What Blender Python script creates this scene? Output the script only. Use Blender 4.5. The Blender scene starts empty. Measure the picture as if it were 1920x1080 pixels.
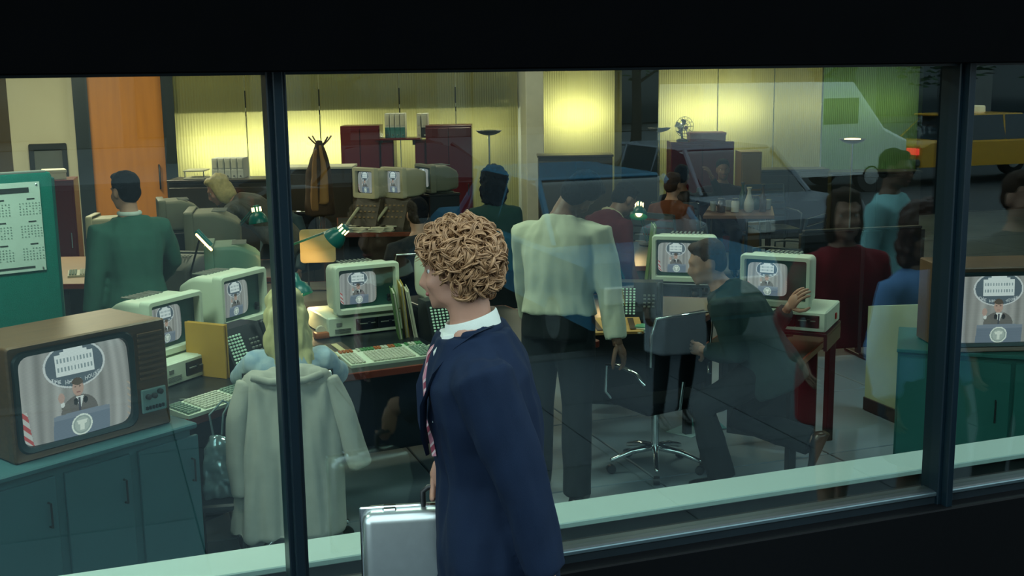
import bpy, bmesh, math, random
import numpy as np
from mathutils import Vector, Matrix, Quaternion
random.seed(7)
rng = np.random.default_rng(7)
SC = bpy.context.scene
COL = SC.collection

# ------------------------------------------------------------------ camera
F_PX, CX, CY = 2200.0, 960.0, 540.0
CAM = Vector((0.0, -3.48, 2.35))
YAW, PITCH, ROLL = math.radians(19.8), math.radians(10.38), 0.01375
FH = Vector((math.sin(YAW), math.cos(YAW), 0))
R0 = Vector((math.cos(YAW), -math.sin(YAW), 0))
FW = FH * math.cos(PITCH) - Vector((0, 0, 1)) * math.sin(PITCH)
U0 = R0.cross(FW)
RT = R0 * math.cos(ROLL) - U0 * math.sin(ROLL)
UP = U0 * math.cos(ROLL) + R0 * math.sin(ROLL)
cd = bpy.data.cameras.new('camera')
cam = bpy.data.objects.new('camera', cd)
COL.objects.link(cam)
cd.sensor_width = 36.0
cd.lens = 36.0 * F_PX / 1920.0
cd.clip_start, cd.clip_end = 0.05, 300
cam.matrix_world = Matrix(((RT.x, UP.x, -FW.x, CAM.x), (RT.y, UP.y, -FW.y, CAM.y), (RT.z, UP.z, -FW.z, CAM.z), (0, 0, 0, 1)))
SC.camera = cam

# ------------------------------------------------------------------ overcast sky and exposure
w = bpy.data.worlds.new('overcast_sky')
SC.world = w
w.use_nodes = True
nt = w.node_tree
bg = nt.nodes['Background']
bg.inputs['Color'].default_value = (0.74, 0.97, 1.0, 1)
bg.inputs['Strength'].default_value = 2.4
SC.view_settings.view_transform = 'Standard'
SC.view_settings.look = 'None'
SC.view_settings.exposure = 0.0
SC.view_settings.gamma = 1.0
SC.view_settings.use_curve_mapping = False
try:
    SC.cycles.use_denoising = True
    SC.cycles.max_bounces = 8
    SC.cycles.transparent_max_bounces = 16
    SC.cycles.sample_clamp_indirect = 6.0
    SC.cycles.caustics_reflective = False
    SC.cycles.caustics_refractive = False
except Exception:
    pass

# large lights of the office: ceiling fixtures (built further down) and lamps added behind the ribbed wall
def area(name, loc, sx, sy, power, col, rot=(0, 0, 0)):
    l = bpy.data.lights.new(name, 'AREA')
    l.shape = 'RECTANGLE'
    l.size, l.size_y, l.energy, l.color = sx, sy, power, col
    o = bpy.data.objects.new(name, l)
    COL.objects.link(o)
    o.location, o.rotation_euler = loc, rot
    return o
CEIL = 3.45
CEIL_LAMPS = [(-0.7, 1.3, 80), (1.2, 2.9, 36), (3.6, 2.9, 24), (5.8, 2.2, 32), (0.6, 6.2, 22), (4.2, 6.6, 12), (7.6, 7.0, 3), (-0.4, 9.6, 150), (1.8, 10.6, 30), (4.8, 10.6, 34), (8.0, 10.8, 26), (11.2, 10.8, 12)]  # unseen; left-hand ones added for brightness, front ones tinted to stand in for daylight
for (lx, ly, p) in CEIL_LAMPS:
    area('ceiling_lamp_light', (lx, ly, CEIL - 0.09), 1.15, 0.5, p, (0.70, 0.98, 1.0) if lx > 5 and ly < 4 else (0.80, 1.0, 0.82) if ly < 4 else (1.0, 0.90, 0.62))

# ------------------------------------------------------------------ photograph pixel -> place
def ray(px, py):
    v = FW * F_PX + RT * (px - CX) - UP * (py - CY)
    return v
def D(px, py, d):            # at horizontal distance d in front of the camera
    v = ray(px, py)
    return CAM + v * (d / v.dot(FH))
def Z(px, py, z):            # on the level z
    v = ray(px, py)
    return CAM + v * ((z - CAM.z) / v.z)
def YP(px, py, y):           # on the plane Y = y
    v = ray(px, py)
    return CAM + v * ((y - CAM.y) / v.y)
def dof(p):                  # distance of a point
    return (Vector(p) - CAM).dot(FH)
def floor_at(px, d, z=0.0):
    p = D(px, 560, d)
    # walk along the vertical of that column
    p = D(px, 560 + 0, d)
    return Vector((p.x, p.y, z))
def PHI(deg):                # yaw of something turned by deg against the picture plane
    return math.radians(deg) - YAW

# ------------------------------------------------------------------ mesh helpers
class MB:
    def __init__(s):
        s.v, s.f = [], []
    def add(s, vs, fs, m=None):
        b = len(s.v)
        if m is not None:
            vs = [m @ Vector(q) for q in vs]
        s.v += [tuple(q) for q in vs]
        s.f += [tuple(i + b for i in f) for f in fs]
        return s
    def box(s, c, sz, bev=0.0, m=None, seg=1):
        bm = bmesh.new()
        bmesh.ops.create_cube(bm, size=1.0)
        for q in bm.verts:
            q.co = Vector((q.co.x * sz[0] + c[0], q.co.y * sz[1] + c[1], q.co.z * sz[2] + c[2]))
        if bev > 0:
            bmesh.ops.bevel(bm, geom=bm.edges[:], offset=bev, segments=seg, profile=0.5, affect='EDGES')
        bm.verts.index_update()
        s.add([q.co.copy() for q in bm.verts], [[q.index for q in f.verts] for f in bm.faces], m)
        bm.free()
        return s
    def tube(s, path, r, n=8, m=None, cap=True, round_end=False):
        P = [Vector(p) for p in path]
        if not isinstance(r, (list, tuple)):
            r = [r] * len(P)
        r = list(r)
        if round_end:
            d0 = (P[1] - P[0]).normalized(); d1 = (P[-1] - P[-2]).normalized()
            a, b, ra, rb = P[0], P[-1], r[0], r[-1]
            P = [a - d0 * ra * 0.92, a - d0 * ra * 0.6] + P + [b + d1 * rb * 0.6, b + d1 * rb * 0.92]
            r = [ra * 0.38, ra * 0.8] + r + [rb * 0.8, rb * 0.38]
        vs, fs = [], []
        up = Vector((0, 0, 1))
        prev = None
        for i, p in enumerate(P):
            t = (P[min(i + 1, len(P) - 1)] - P[max(i - 1, 0)])
            if t.length < 1e-9: t = Vector((0, 0, 1))
            t.normalize()
            if prev is None:
                x = t.cross(up)
                if x.length < 0.05: x = t.cross(Vector((0, 1, 0)))
            else:
                x = prev - t * prev.dot(t)
                if x.length < 1e-6: x = t.orthogonal()
            x.normalize(); prev = x
            y = t.cross(x)
            for k in range(n):
                a = 2 * math.pi * k / n
                vs.append(p + (x * math.cos(a) + y * math.sin(a)) * r[i])
        for i in range(len(P) - 1):
            for k in range(n):
                k2 = (k + 1) % n
                fs.append((i * n + k, i * n + k2, (i + 1) * n + k2, (i + 1) * n + k))
        if cap:
            fs.append(tuple(range(n - 1, -1, -1)))
            fs.append(tuple((len(P) - 1) * n + k for k in range(n)))
        return s.add(vs, fs, m)
    def loft(s, secs, m=None, cap=True):
        n = len(secs[0]); vs, fs = [], []
        for q in secs: vs += [Vector(p) for p in q]
        for i in range(len(secs) - 1):
            for k in range(n):
                k2 = (k + 1) % n
                fs.append((i * n + k, i * n + k2, (i + 1) * n + k2, (i + 1) * n + k))
        if cap:
            fs.append(tuple(range(n - 1, -1, -1)))
            fs.append(tuple((len(secs) - 1) * n + k for k in range(n)))
        return s.add(vs, fs, m)
    def lathe(s, prof, n=20, m=None):
        return s.loft([[(r * math.cos(2 * math.pi * k / n), r * math.sin(2 * math.pi * k / n), z) for k in range(n)] for r, z in prof], m)
    def prism(s, poly, z0, z1, m=None):
        return s.loft([[(p[0], p[1], z0) for p in poly], [(p[0], p[1], z1) for p in poly]], m)
    def ell(s, c, r, n=14, m=None, rot=None):
        c = Vector(c); vs, fs = [], []
        st = n // 2 + 1
        secs = []
        for i in range(st + 1):
            a = math.pi * (i + 0.25) / (st + 0.5)
            ring = []
            for k in range(n):
                b = 2 * math.pi * k / n
                q = Vector((r[0] * math.sin(a) * math.cos(b), r[1] * math.sin(a) * math.sin(b), -r[2] * math.cos(a)))
                if rot is not None: q = rot @ q
                ring.append(c + q)
            secs.append(ring)
        return s.loft(secs, m)
    def build(s, name, mat, parent=None, loc=(0, 0, 0), rz=0.0, smooth=None, mtx=None):
        me = bpy.data.meshes.new(name)
        me.from_pydata(s.v, [], s.f)
        bm = bmesh.new(); bm.from_mesh(me)
        bmesh.ops.recalc_face_normals(bm, faces=bm.faces[:])
        bm.to_mesh(me); bm.free()
        if smooth:
            me.polygons.foreach_set('use_smooth', [True] * len(me.polygons))
            if smooth < 179:
                me.set_sharp_from_angle(angle=math.radians(smooth))
        if mat is not None: me.materials.append(mat)
        o = bpy.data.objects.new(name, me)
        COL.objects.link(o)
        o.location = loc
        o.rotation_euler = (0, 0, rz)
        if mtx is not None: o.matrix_local = mtx
        o.parent = parent
        return o

def tag(o, label=None, cat=None, group=None, kind=None):
    if label: o['label'] = label
    if cat: o['category'] = cat
    if group: o['group'] = group
    if kind: o['kind'] = kind
    return o
def thing(name, label, cat, loc=(0, 0, 0), rz=0.0, group=None):
    o = bpy.data.objects.new(name, None)
    COL.objects.link(o)
    o.location = loc
    o.rotation_euler = (0, 0, rz)
    o.empty_display_size = 0.1
    return tag(o, label, cat, group)
def struct(o):
    o['kind'] = 'structure'
    return o
def dup(root, loc, rz, label, group=None):
    def cp(o, par):
        c = o.copy(); COL.objects.link(c); c.parent = par
        for ch in [q for q in kids[o.name]]: cp(ch, c)
        return c
    kids = {}
    def walk(o):
        kids[o.name] = list(o.children)
        for c in o.children: walk(c)
    walk(root)
    r = cp(root, None)
    r.location, r.rotation_euler = loc, (0, 0, rz)
    r['label'] = label
    if group: r['group'] = group
    return r

# ------------------------------------------------------------------ materials
def nd(nt, t, **k):
    n = nt.nodes.new(t)
    for a, b in k.items(): setattr(n, a, b)
    return n
MATS = {}
def mat(name, col, rough=0.6, metal=0.0, var=0.12, scale=9.0, bump=0.0, bscale=120.0, emit=None, estr=0.0, spec=0.5, sheen=0.0, stretch=None, col2=None):
    if name in MATS: return MATS[name]
    m = bpy.data.materials.new(name); m.use_nodes = True
    t = m.node_tree; b = t.nodes['Principled BSDF']
    b.inputs['Roughness'].default_value = rough
    b.inputs['Metallic'].default_value = metal
    b.inputs['Specular IOR Level'].default_value = spec
    if sheen: b.inputs['Sheen Weight'].default_value = sheen
    tc = nd(t, 'ShaderNodeTexCoord')
    src = tc.outputs['Object']
    if stretch:
        mp = nd(t, 'ShaderNodeMapping'); mp.inputs['Scale'].default_value = stretch
        t.links.new(src, mp.inputs['Vector']); src = mp.outputs['Vector']
    nz = nd(t, 'ShaderNodeTexNoise'); nz.inputs['Scale'].default_value = scale; nz.inputs['Detail'].default_value = 4
    t.links.new(src, nz.inputs['Vector'])
    mx = nd(t, 'ShaderNodeMix', data_type='RGBA')
    c2 = col2 if col2 else tuple(min(1, x * (1 + var)) for x in col)
    c1 = col if col2 else tuple(x * (1 - var) for x in col)
    mx.inputs[6].default_value = (*c1, 1); mx.inputs[7].default_value = (*c2, 1)
    t.links.new(nz.outputs['Fac'], mx.inputs[0])
    t.links.new(mx.outputs[2], b.inputs['Base Color'])
    if bump:
        n2 = nd(t, 'ShaderNodeTexNoise'); n2.inputs['Scale'].default_value = bscale
        t.links.new(src, n2.inputs['Vector'])
        bp = nd(t, 'ShaderNodeBump'); bp.inputs['Strength'].default_value = bump; bp.inputs['Distance'].default_value = 0.01
        t.links.new(n2.outputs['Fac'], bp.inputs['Height']); t.links.new(bp.outputs['Normal'], b.inputs['Normal'])
    if emit:
        b.inputs['Emission Color'].default_value = (*emit, 1); b.inputs['Emission Strength'].default_value = estr
    MATS[name] = m
    return m
def srgb(r, g, b):
    f = lambda c: (c / 255 / 12.92) if c / 255 <= 0.04045 else ((c / 255 + 0.055) / 1.055) ** 2.4
    return (f(r), f(g), f(b))

M_BLACKSTEEL = mat('black_painted_steel', (0.012, 0.02, 0.026), 0.35, 0.0, 0.2)
M_FASCIA = mat('black_matt_fascia_steel', (0.0012, 0.0014, 0.0018), 0.9, 0.0, 0.2, spec=0.02)
M_FLOOR = mat('grey_floor_tile', (0.165, 0.215, 0.250), 0.5, 0, 0.25, 2.0)
M_WHITE = mat('white_paint', (0.72, 0.74, 0.68), 0.6, 0, 0.05)
M_CREAMWALL = mat('cream_wall_paint', (0.50, 0.47, 0.34), 0.8, 0, 0.06, 1.5)
M_ORANGE = mat('orange_wood_veneer', (0.44, 0.155, 0.018), 0.45, 0, 0.2, 3.0, stretch=(6, 6, 0.4))
M_BROWNWALL = mat('brown_wall', (0.05, 0.036, 0.018), 0.7)
M_SILL = mat('pale_sill_laminate', (0.40, 0.49, 0.46), 0.5, 0, 0.04)
M_CEIL = mat('ceiling_tile', (0.32, 0.32, 0.28), 0.9)
M_GREENPANEL = mat('teal_green_fabric', (0.0, 0.125, 0.095), 0.85, 0, 0.12, 30, 0.3, 300, spec=0.15)
M_TEALLAM = mat('teal_cabinet_laminate', (0.012, 0.10, 0.085), 0.45, 0, 0.1, 4)
M_SLATE = mat('slate_blue_cabinet', (0.026, 0.095, 0.110), 0.6, 0, 0.12, 4)
M_TVWOOD = mat('walnut_wood_veneer', (0.060, 0.026, 0.011), 0.42, 0, 0.5, 5, stretch=(1.2, 8, 14), col2=(0.15, 0.072, 0.030))
M_BEZEL = mat('dark_teal_bezel', (0.008, 0.028, 0.032), 0.35)
M_BEIGE = mat('computer_beige_plastic', (0.60, 0.66, 0.52), 0.5, 0, 0.04, 6, 0.05, 400)
M_BEIGE2 = mat('aged_beige_plastic', (0.42, 0.40, 0.27), 0.55, 0, 0.06)
M_GREYPL = mat('grey_plastic', (0.16, 0.17, 0.15), 0.55)
M_BLACKPL = mat('black_plastic', (0.008, 0.010, 0.012), 0.4)
M_DARKBEZ = mat('screen_surround_green_grey', (0.02, 0.075, 0.065), 0.4)
M_DESK = mat('dark_desk_laminate', (0.010, 0.014, 0.017), 0.35, 0, 0.2)
M_DESKEDGE = mat('mahogany_desk_edge', (0.16, 0.028, 0.014), 0.35, 0, 0.25, 8, stretch=(1, 8, 8))
M_CHROME = mat('chrome', (0.75, 0.80, 0.80), 0.12, 1.0, 0.02)
M_REDCAB = mat('oxblood_cabinet_paint', (0.10, 0.008, 0.012), 0.25, 0, 0.15, 3)
M_PAPER = mat('paper_white', (0.62, 0.60, 0.46), 0.8, 0, 0.06)
M_YELLOWCARD = mat('yellow_card', (0.45, 0.25, 0.03), 0.7)
M_INK = mat('print_ink', (0.02, 0.03, 0.03), 0.7)
M_GREENLAMP = mat('lamp_green_enamel', (0.0, 0.12, 0.11), 0.3)
M_BULB = mat('glowing_bulb', (1, 0.8, 0.5), 0.4, emit=(1.0, 0.62, 0.25), estr=9.0)
M_TUBE = mat('glowing_orange_tube', (1, 0.6, 0.3), 0.4, emit=(1.0, 0.52, 0.18), estr=7.0)
M_COLWHITE = mat('grey_white_column_paint', (0.60, 0.60, 0.50), 0.6)
# ================================================================== STRUCTURE
ZS = 0.10                      # street level against the office floor
YB = 12.3                      # back wall of the office
XL, XR = -3.2, 17.0
b = MB(); b.box(((XL + XR) / 2, 6.5, -0.06), (XR - XL, 13.4, 0.10))
floor = struct(b.build('floor', mat('dark_floor_bedding', (0.02, 0.025, 0.027), 0.8)))
tile = MB().box((0, 0, 0), (1.188, 1.188, 0.02), 0.004).build('floor_tile', M_FLOOR, floor, (0, 0, 0))
ti = 0
for i in range(16):
    for j in range(6):
        x, y = -2.4 + i * 1.2, 0.62 + j * 1.2
        if ti == 0: o = tile
        else:
            o = tile.copy(); COL.objects.link(o); o.parent = floor
        o.location = (x, y, -0.010); ti += 1
b = MB()
for i in range(16):
    for j in range(4): b.box((-2.4 + i * 1.2, 7.82 + j * 1.2, -0.010), (1.188, 1.188, 0.02))
o = b.build('far_floor_tiles', M_FLOOR, floor); o['kind'] = 'stuff'
b = MB(); b.box(((XL + XR) / 2, 6.9, CEIL + 0.05), (XR - XL, 13.6, 0.10))
ceiling = struct(b.build('ceiling', M_CEIL))
struct(MB().box((XL - 0.05, 6.8, 1.7), (0.1, 13.6, 3.5)).build('wall_left', M_BROWNWALL))
struct(MB().box((XR + 0.05, 6.8, 1.7), (0.1, 13.6, 3.5)).build('wall_right', M_BROWNWALL))
struct(MB().box(((XL + XR) / 2, 13.65, 1.7), (XR - XL, 0.1, 3.5)).build('wall_outer', M_WHITE))

# ceiling fixtures
fixt = None
for k, (lx, ly, p) in enumerate(CEIL_LAMPS):
    if fixt is None:
        fixt = thing('ceiling_light', 'recessed rectangular fluorescent ceiling light over the desks', 'ceiling light', (lx, ly, CEIL), 0, 'ceiling lights')
        b = MB()
        b.box((0, 0.29, -0.03), (1.26, 0.03, 0.06)).box((0, -0.29, -0.03), (1.26, 0.03, 0.06)).box((0.63, 0, -0.03), (0.03, 0.61, 0.06)).box((-0.63, 0, -0.03), (0.03, 0.61, 0.06))
        b.build('frame', M_WHITE, fixt)
        MB().box((0, 0, -0.03), (1.22, 0.55, 0.02)).build('diffuser', mat('lit_diffuser', (0.8, 0.78, 0.6), 0.6, emit=(1, 0.9, 0.62), estr=1.6), fixt)
    else:
        dup(fixt, (lx, ly, CEIL), 0, 'recessed rectangular fluorescent ceiling light over the desks', 'ceiling lights')

# ---- back wall: frame carrying panels, columns and the ribbed translucent panels
M_RIB = bpy.data.materials.new('ribbed_translucent_gold'); M_RIB.use_nodes = True
t = M_RIB.node_tree; t.nodes.clear()
out = nd(t, 'ShaderNodeOutputMaterial')
tl = nd(t, 'ShaderNodeBsdfTranslucent'); tl.inputs['Color'].default_value = (0.62, 0.56, 0.24, 1)
df = nd(t, 'ShaderNodeBsdfDiffuse'); df.inputs['Color'].default_value = (0.33, 0.29, 0.10, 1)
gl = nd(t, 'ShaderNodeBsdfGlossy'); gl.inputs['Color'].default_value = (0.85, 0.78, 0.42, 1); gl.inputs['Roughness'].default_value = 0.16
m1 = nd(t, 'ShaderNodeMixShader'); m1.inputs[0].default_value = 0.45
m2 = nd(t, 'ShaderNodeMixShader'); m2.inputs[0].default_value = 0.28
tcr = nd(t, 'ShaderNodeTexCoord'); nzr = nd(t, 'ShaderNodeTexNoise'); nzr.inputs['Scale'].default_value = 0.7
t.links.new(tcr.outputs['Object'], nzr.inputs['Vector'])
mr = nd(t, 'ShaderNodeMapRange'); mr.inputs['To Min'].default_value = 0.30; mr.inputs['To Max'].default_value = 0.60
t.links.new(nzr.outputs['Fac'], mr.inputs['Value']); t.links.new(mr.outputs['Result'], m1.inputs[0])
t.links.new(tl.outputs[0], m1.inputs[1]); t.links.new(df.outputs[0], m1.inputs[2])
t.links.new(m1.outputs[0], m2.inputs[1]); t.links.new(gl.outputs[0], m2.inputs[2]); t.links.new(m2.outputs[0], out.inputs[0])
def ribbed(x0, x1, y, z0, z1, parent, m=M_RIB, pitch=0.035):
    n = max(2, int((x1 - x0) / pitch)); vs, fs = [], []
    N = n * 4
    for i in range(N + 1):
        x = x0 + (x1 - x0) * i / N
        yy = y - 0.006 * abs(math.sin(math.pi * i / 4)) * 1.0
        vs += [(x, yy, z0), (x, yy, z1)]
    for i in range(N): fs.append((2 * i, 2 * i + 2, 2 * i + 3, 2 * i + 1))
    bb = MB(); bb.add(vs, fs)
    return bb.build('ribbed_panel', m, parent, smooth=179)
def XW(px): return YP(px, 230, YB).x
wb = MB(); wb.box((XW(640), YB + 0.09, CEIL - 0.05), (13.0, 0.08, 0.1)).box((XW(640), YB + 0.09, 0.05), (13.0, 0.08, 0.1))
wall_back = struct(wb.build('wall_back', M_BLACKSTEEL))
M_RIBG = M_RIB.copy(); M_RIBG.name = 'ribbed_translucent_green'
M_RIBG.node_tree.nodes['Translucent BSDF'].inputs['Color'].default_value = (0.20, 0.36, 0.11, 1)
M_RIBG.node_tree.nodes['Diffuse BSDF'].inputs['Color'].default_value = (0.10, 0.17, 0.05, 1)
seams = [326, 462, 600, 750, 855, 972]
for a, c in zip(seams[:-1], seams[1:]): ribbed(XW(a) + 0.008, XW(c) - 0.008, YB, 0.0, CEIL, wall_back)
ribbed(XW(1006), XW(1152), YB, 0, CEIL, wall_back)
for a, c in ((1220, 1345), (1345, 1450), (1450, 1540)): ribbed(XW(a) + 0.008, XW(c) - 0.008, YB, 0, CEIL, wall_back)
ribbed(XW(1540) + 0.02, XW(1722), YB, 0, CEIL, wall_back, M_RIBG)
def wallbox(name, p0, p1, m, y0, y1, bev=0.0):
    x0, x1 = XW(p0), XW(p1)
    return MB().box(((x0 + x1) / 2, (y0 + y1) / 2, CEIL / 2), (x1 - x0, y1 - y0, CEIL), bev).build(name, m, None)
struct(wallbox('wall_back_wood', -400, 18, M_BROWNWALL, YB - 0.02, YB + 0.1))
struct(wallbox('wall_back_cream', 18, 142, M_CREAMWALL, YB - 0.01, YB + 0.1))
struct(wallbox('column_black', 140, 168, M_BLACKSTEEL, YB - 0.12, YB + 0.1))
od = struct(wallbox('door_1', 168, 306, M_ORANGE, YB - 0.03, YB + 0.1))
hx = XW(306) - 0.09
hb = MB().tube([(hx, YB - 0.03, 0.95), (hx, YB - 0.09, 0.95), (hx, YB - 0.09, 1.25), (hx, YB - 0.03, 1.25)], 0.012, 6)
hb.build('door_handle', M_BLACKPL, od, smooth=60)
struct(wallbox('column_black.001', 305, 327, M_BLACKSTEEL, YB - 0.12, YB + 0.1))
struct(wallbox('column_white', 975, 1008, M_COLWHITE, YB - 0.25, YB + 0.1, 0.01))
struct(wallbox('column_dark', 1152, 1220, mat('dark_bronze_column', (0.012, 0.016, 0.016), 0.3), YB - 0.25, YB + 0.1))
struct(wallbox('wall_back_dark', 1720, 2300, M_BLACKSTEEL, YB - 0.1, YB + 0.1))
# unseen lamps added behind the ribbed panels to make the bright zones
for (p0, p1, zz, pw, hgt) in ((330, 690, 1.42, 58, 0.10), (700, 960, 1.5, 9, 0.1), (1010, 1150, 1.75, 24, 0.08), (1225, 1440, 1.75, 24, 0.08), (1440, 1720, 1.8, 8, 0.08)):
    x0, x1 = XW(p0), XW(p1)
    bt = thing('added_batten', 'added unseen batten behind the ribbed wall' + {330: ' left of the red cabinets', 700: ' behind the red cabinets', 1010: ' between the columns', 1225: ' behind the desk fan', 1440: ' behind the green tinted panel'}[p0], 'light', ((x0 + x1) / 2, YB + .47, zz))
    MB().box((0, .03, 0), (x1 - x0 - .2, .06, .10), .005).build('housing', M_WHITE, bt); MB().box((0, .45, 0), (.06, .84, .04)).build('bracket', M_BLACKSTEEL, bt)
    area('back_light', ((x0 + x1) / 2, YB + 0.42, zz), x1 - x0 - 0.3, hgt, pw, (1.0, 0.95, 0.68), (math.radians(90), 0, 0)).rotation_euler = (math.radians(90), 0, math.radians(180))

struct(MB().box(((XW(330) + XW(970)) / 2, YB + .13, 2.06), (XW(970) - XW(330), .16, .22)).build('added_backlight_baffle', M_BLACKSTEEL))  # unseen bars added to block the backlight and leave a dark band
struct(MB().box(((XW(330) + XW(970)) / 2, YB + .13, 1.865), (XW(970) - XW(330), .16, .06)).build('added_backlight_baffle.001', M_BLACKSTEEL))
# ---- window wall
BAY = YP(1772, 540, 0).x - YP(529, 540, 0).x
X0 = YP(529, 540, 0).x
ZG0, ZG1 = 0.77, 2.362
wf = MB().box((5.0, 0.02, ZG1 + 0.75), (24, 0.34, 1.5), 0.004)
window_wall = struct(wf.build('wall_front_fascia', M_FASCIA))
struct(MB().box((5.0, 0.03, (ZS + ZG0 - 0.05) / 2), (24, 0.26, ZG0 - 0.05 - ZS), 0.005).build('wall_front_plinth', mat('black_granite', (0.0025, 0.003, 0.004), 0.6, 0, 0.4, 60, spec=0.1)))
M_GLASS = bpy.data.materials.new('window_glass'); M_GLASS.use_nodes = True
t = M_GLASS.node_tree; t.nodes.clear()
out = nd(t, 'ShaderNodeOutputMaterial'); tr = nd(t, 'ShaderNodeBsdfTransparent'); tr.inputs['Color'].default_value = (0.90, 0.97, 0.95, 1)
gl = nd(t, 'ShaderNodeBsdfGlossy'); gl.inputs['Roughness'].default_value = 0.0; gl.inputs['Color'].default_value = (0.86, 0.97, 1.0, 1)
lw = nd(t, 'ShaderNodeLayerWeight'); lw.inputs['Blend'].default_value = 0.5
pw5 = nd(t, 'ShaderNodeMath', operation='POWER'); pw5.inputs[1].default_value = 5.0
mrr = nd(t, 'ShaderNodeMath', operation='MULTIPLY_ADD'); mrr.inputs[1].default_value = 0.9; mrr.inputs[2].default_value = 0.075
t.links.new(lw.outputs['Facing'], pw5.inputs[0])
mx = nd(t, 'ShaderNodeMixShader')
t.links.new(pw5.outputs[0], mrr.inputs[0]); t.links.new(mrr.outputs[0], mx.inputs[0])
t.links.new(tr.outputs[0], mx.inputs[1]); t.links.new(gl.outputs[0], mx.inputs[2]); t.links.new(mx.outputs[0], out.inputs[0])
for k in range(-3, 6):
    xa, xb = X0 + BAY * k + 0.02, X0 + BAY * (k + 1) - 0.02
    wn = MB()
    wn.box(((xa + xb) / 2, 0.0, ZG0 - 0.03), (xb - xa, 0.07, 0.06), 0.004)
    wn.box(((xa + xb) / 2, 0.0, ZG1 - 0.002), (xb - xa, 0.07, 0.012))
    win = struct(wn.build('window_%d' % (k + 4), M_BLACKSTEEL))
    MB().box(((xa + xb) / 2, -0.037, ZG0 - 0.012), (xb - xa, 0.012, 0.016), 0.003).build('glazing_bead', mat('worn_steel_edge', (0.10, 0.15, 0.17), 0.3, 0.6), win)
    MB().box(((xa + xb) / 2, 0.0, (ZG0 + ZG1) / 2), (xb - xa, 0.006, ZG1 - ZG0)).build('pane', M_GLASS, win)
M_MULL = mat('mullion_paint', (0.004, 0.012, 0.019), 0.35, 0, 0.15, spec=0.3)
for k in range(-3, 7):
    x = X0 + BAY * k
    mm = MB()
    mm.box((x + 0.004, 0.0, (ZG0 + ZG1) / 2 + 0.02), (0.058, 0.10, ZG1 - ZG0 + 0.20), 0.004)
    o = struct(mm.build('trim_%d' % (k + 4), M_MULL))
    MB().box((x + 0.004, -0.066, (ZG0 + ZG1) / 2 + 0.02), (0.028, 0.034, ZG1 - ZG0 + 0.20), 0.003).build('cover_cap', M_MULL, o)
sl = MB().box((5.0, 0.448, 0.69), (24, 0.205, 0.024), 0.004)
sill = struct(sl.build('sill_inside', M_SILL))
MB().box((5.0, 0.50, 0.34), (24, 0.06, 0.67)).build('apron', mat('sill_apron', (0.05, 0.06, 0.06), 0.6), sill)
# ================================================================== PEOPLE: one skinned surface per body, clothes and hair as parts
from mathutils import noise as mnoise
def remesh(b, vox, smooth=4, wrinkle=0.0, wscale=9.0, wstretch=(1, 1, 0.35)):
    me = bpy.data.meshes.new('tmp'); me.from_pydata(b.v, [], b.f)
    bm = bmesh.new(); bm.from_mesh(me); bmesh.ops.recalc_face_normals(bm, faces=bm.faces[:]); bm.to_mesh(me); bm.free()
    o = bpy.data.objects.new('tmp', me); COL.objects.link(o)
    md = o.modifiers.new('r', 'REMESH'); md.mode = 'VOXEL'; md.voxel_size = vox; md.use_smooth_shade = True
    if smooth:
        ms = o.modifiers.new('s', 'SMOOTH'); ms.iterations = smooth; ms.factor = 0.5
    dg = bpy.context.evaluated_depsgraph_get()
    ev = o.evaluated_get(dg)
    r = bpy.data.meshes.new_from_object(ev)
    bpy.data.objects.remove(o); bpy.data.meshes.remove(me)
    if wrinkle:
        n = len(r.vertices); co = np.empty(n * 3, np.float32); no = np.empty(n * 3, np.float32)
        r.vertices.foreach_get('co', co); r.vertices.foreach_get('normal', no)
        co = co.reshape(-1, 3); no = no.reshape(-1, 3)
        sc = np.array(wstretch) * wscale
        d = np.array([mnoise.noise(Vector(p)) for p in co * sc], np.float32)
        d2 = np.array([mnoise.noise(Vector(p)) for p in co * sc * 2.3 + 7], np.float32)
        co += no * ((d + 0.5 * d2) * wrinkle)[:, None]
        r.vertices.foreach_set('co', co.ravel()); r.update()
    return r
def mesh_obj(name, me, m, parent):
    me.materials.clear(); me.materials.append(m); me.name = name
    me.polygons.foreach_set('use_smooth', [True] * len(me.polygons))
    o = bpy.data.objects.new(name, me); COL.objects.link(o); o.parent = parent
    return o
def ik(a, t, l1, l2, pole):
    a, t = Vector(a), Vector(t)
    d = t - a; L = d.length; mx = (l1 + l2) * 0.999
    if L > mx: t = a + d * (mx / L); d = t - a; L = mx
    x = (l1 * l1 - l2 * l2 + L * L) / (2 * L)
    h = math.sqrt(max(0.0, l1 * l1 - x * x))
    u = d.normalized(); p = Vector(pole); p = p - u * p.dot(u)
    if p.length < 1e-5: p = u.orthogonal()
    return a + u * x + p.normalized() * h, t
TORSO = [(-0.17, .140, .105), (-0.08, .168, .120), (0.0, .170, .120), (0.13, .140, .104), (0.22, .150, .112), (0.31, .164, .120), (0.40, .166, .108), (0.455, .125, .088), (0.495, .082, .068), (0.535, .062, .060)]
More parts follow.
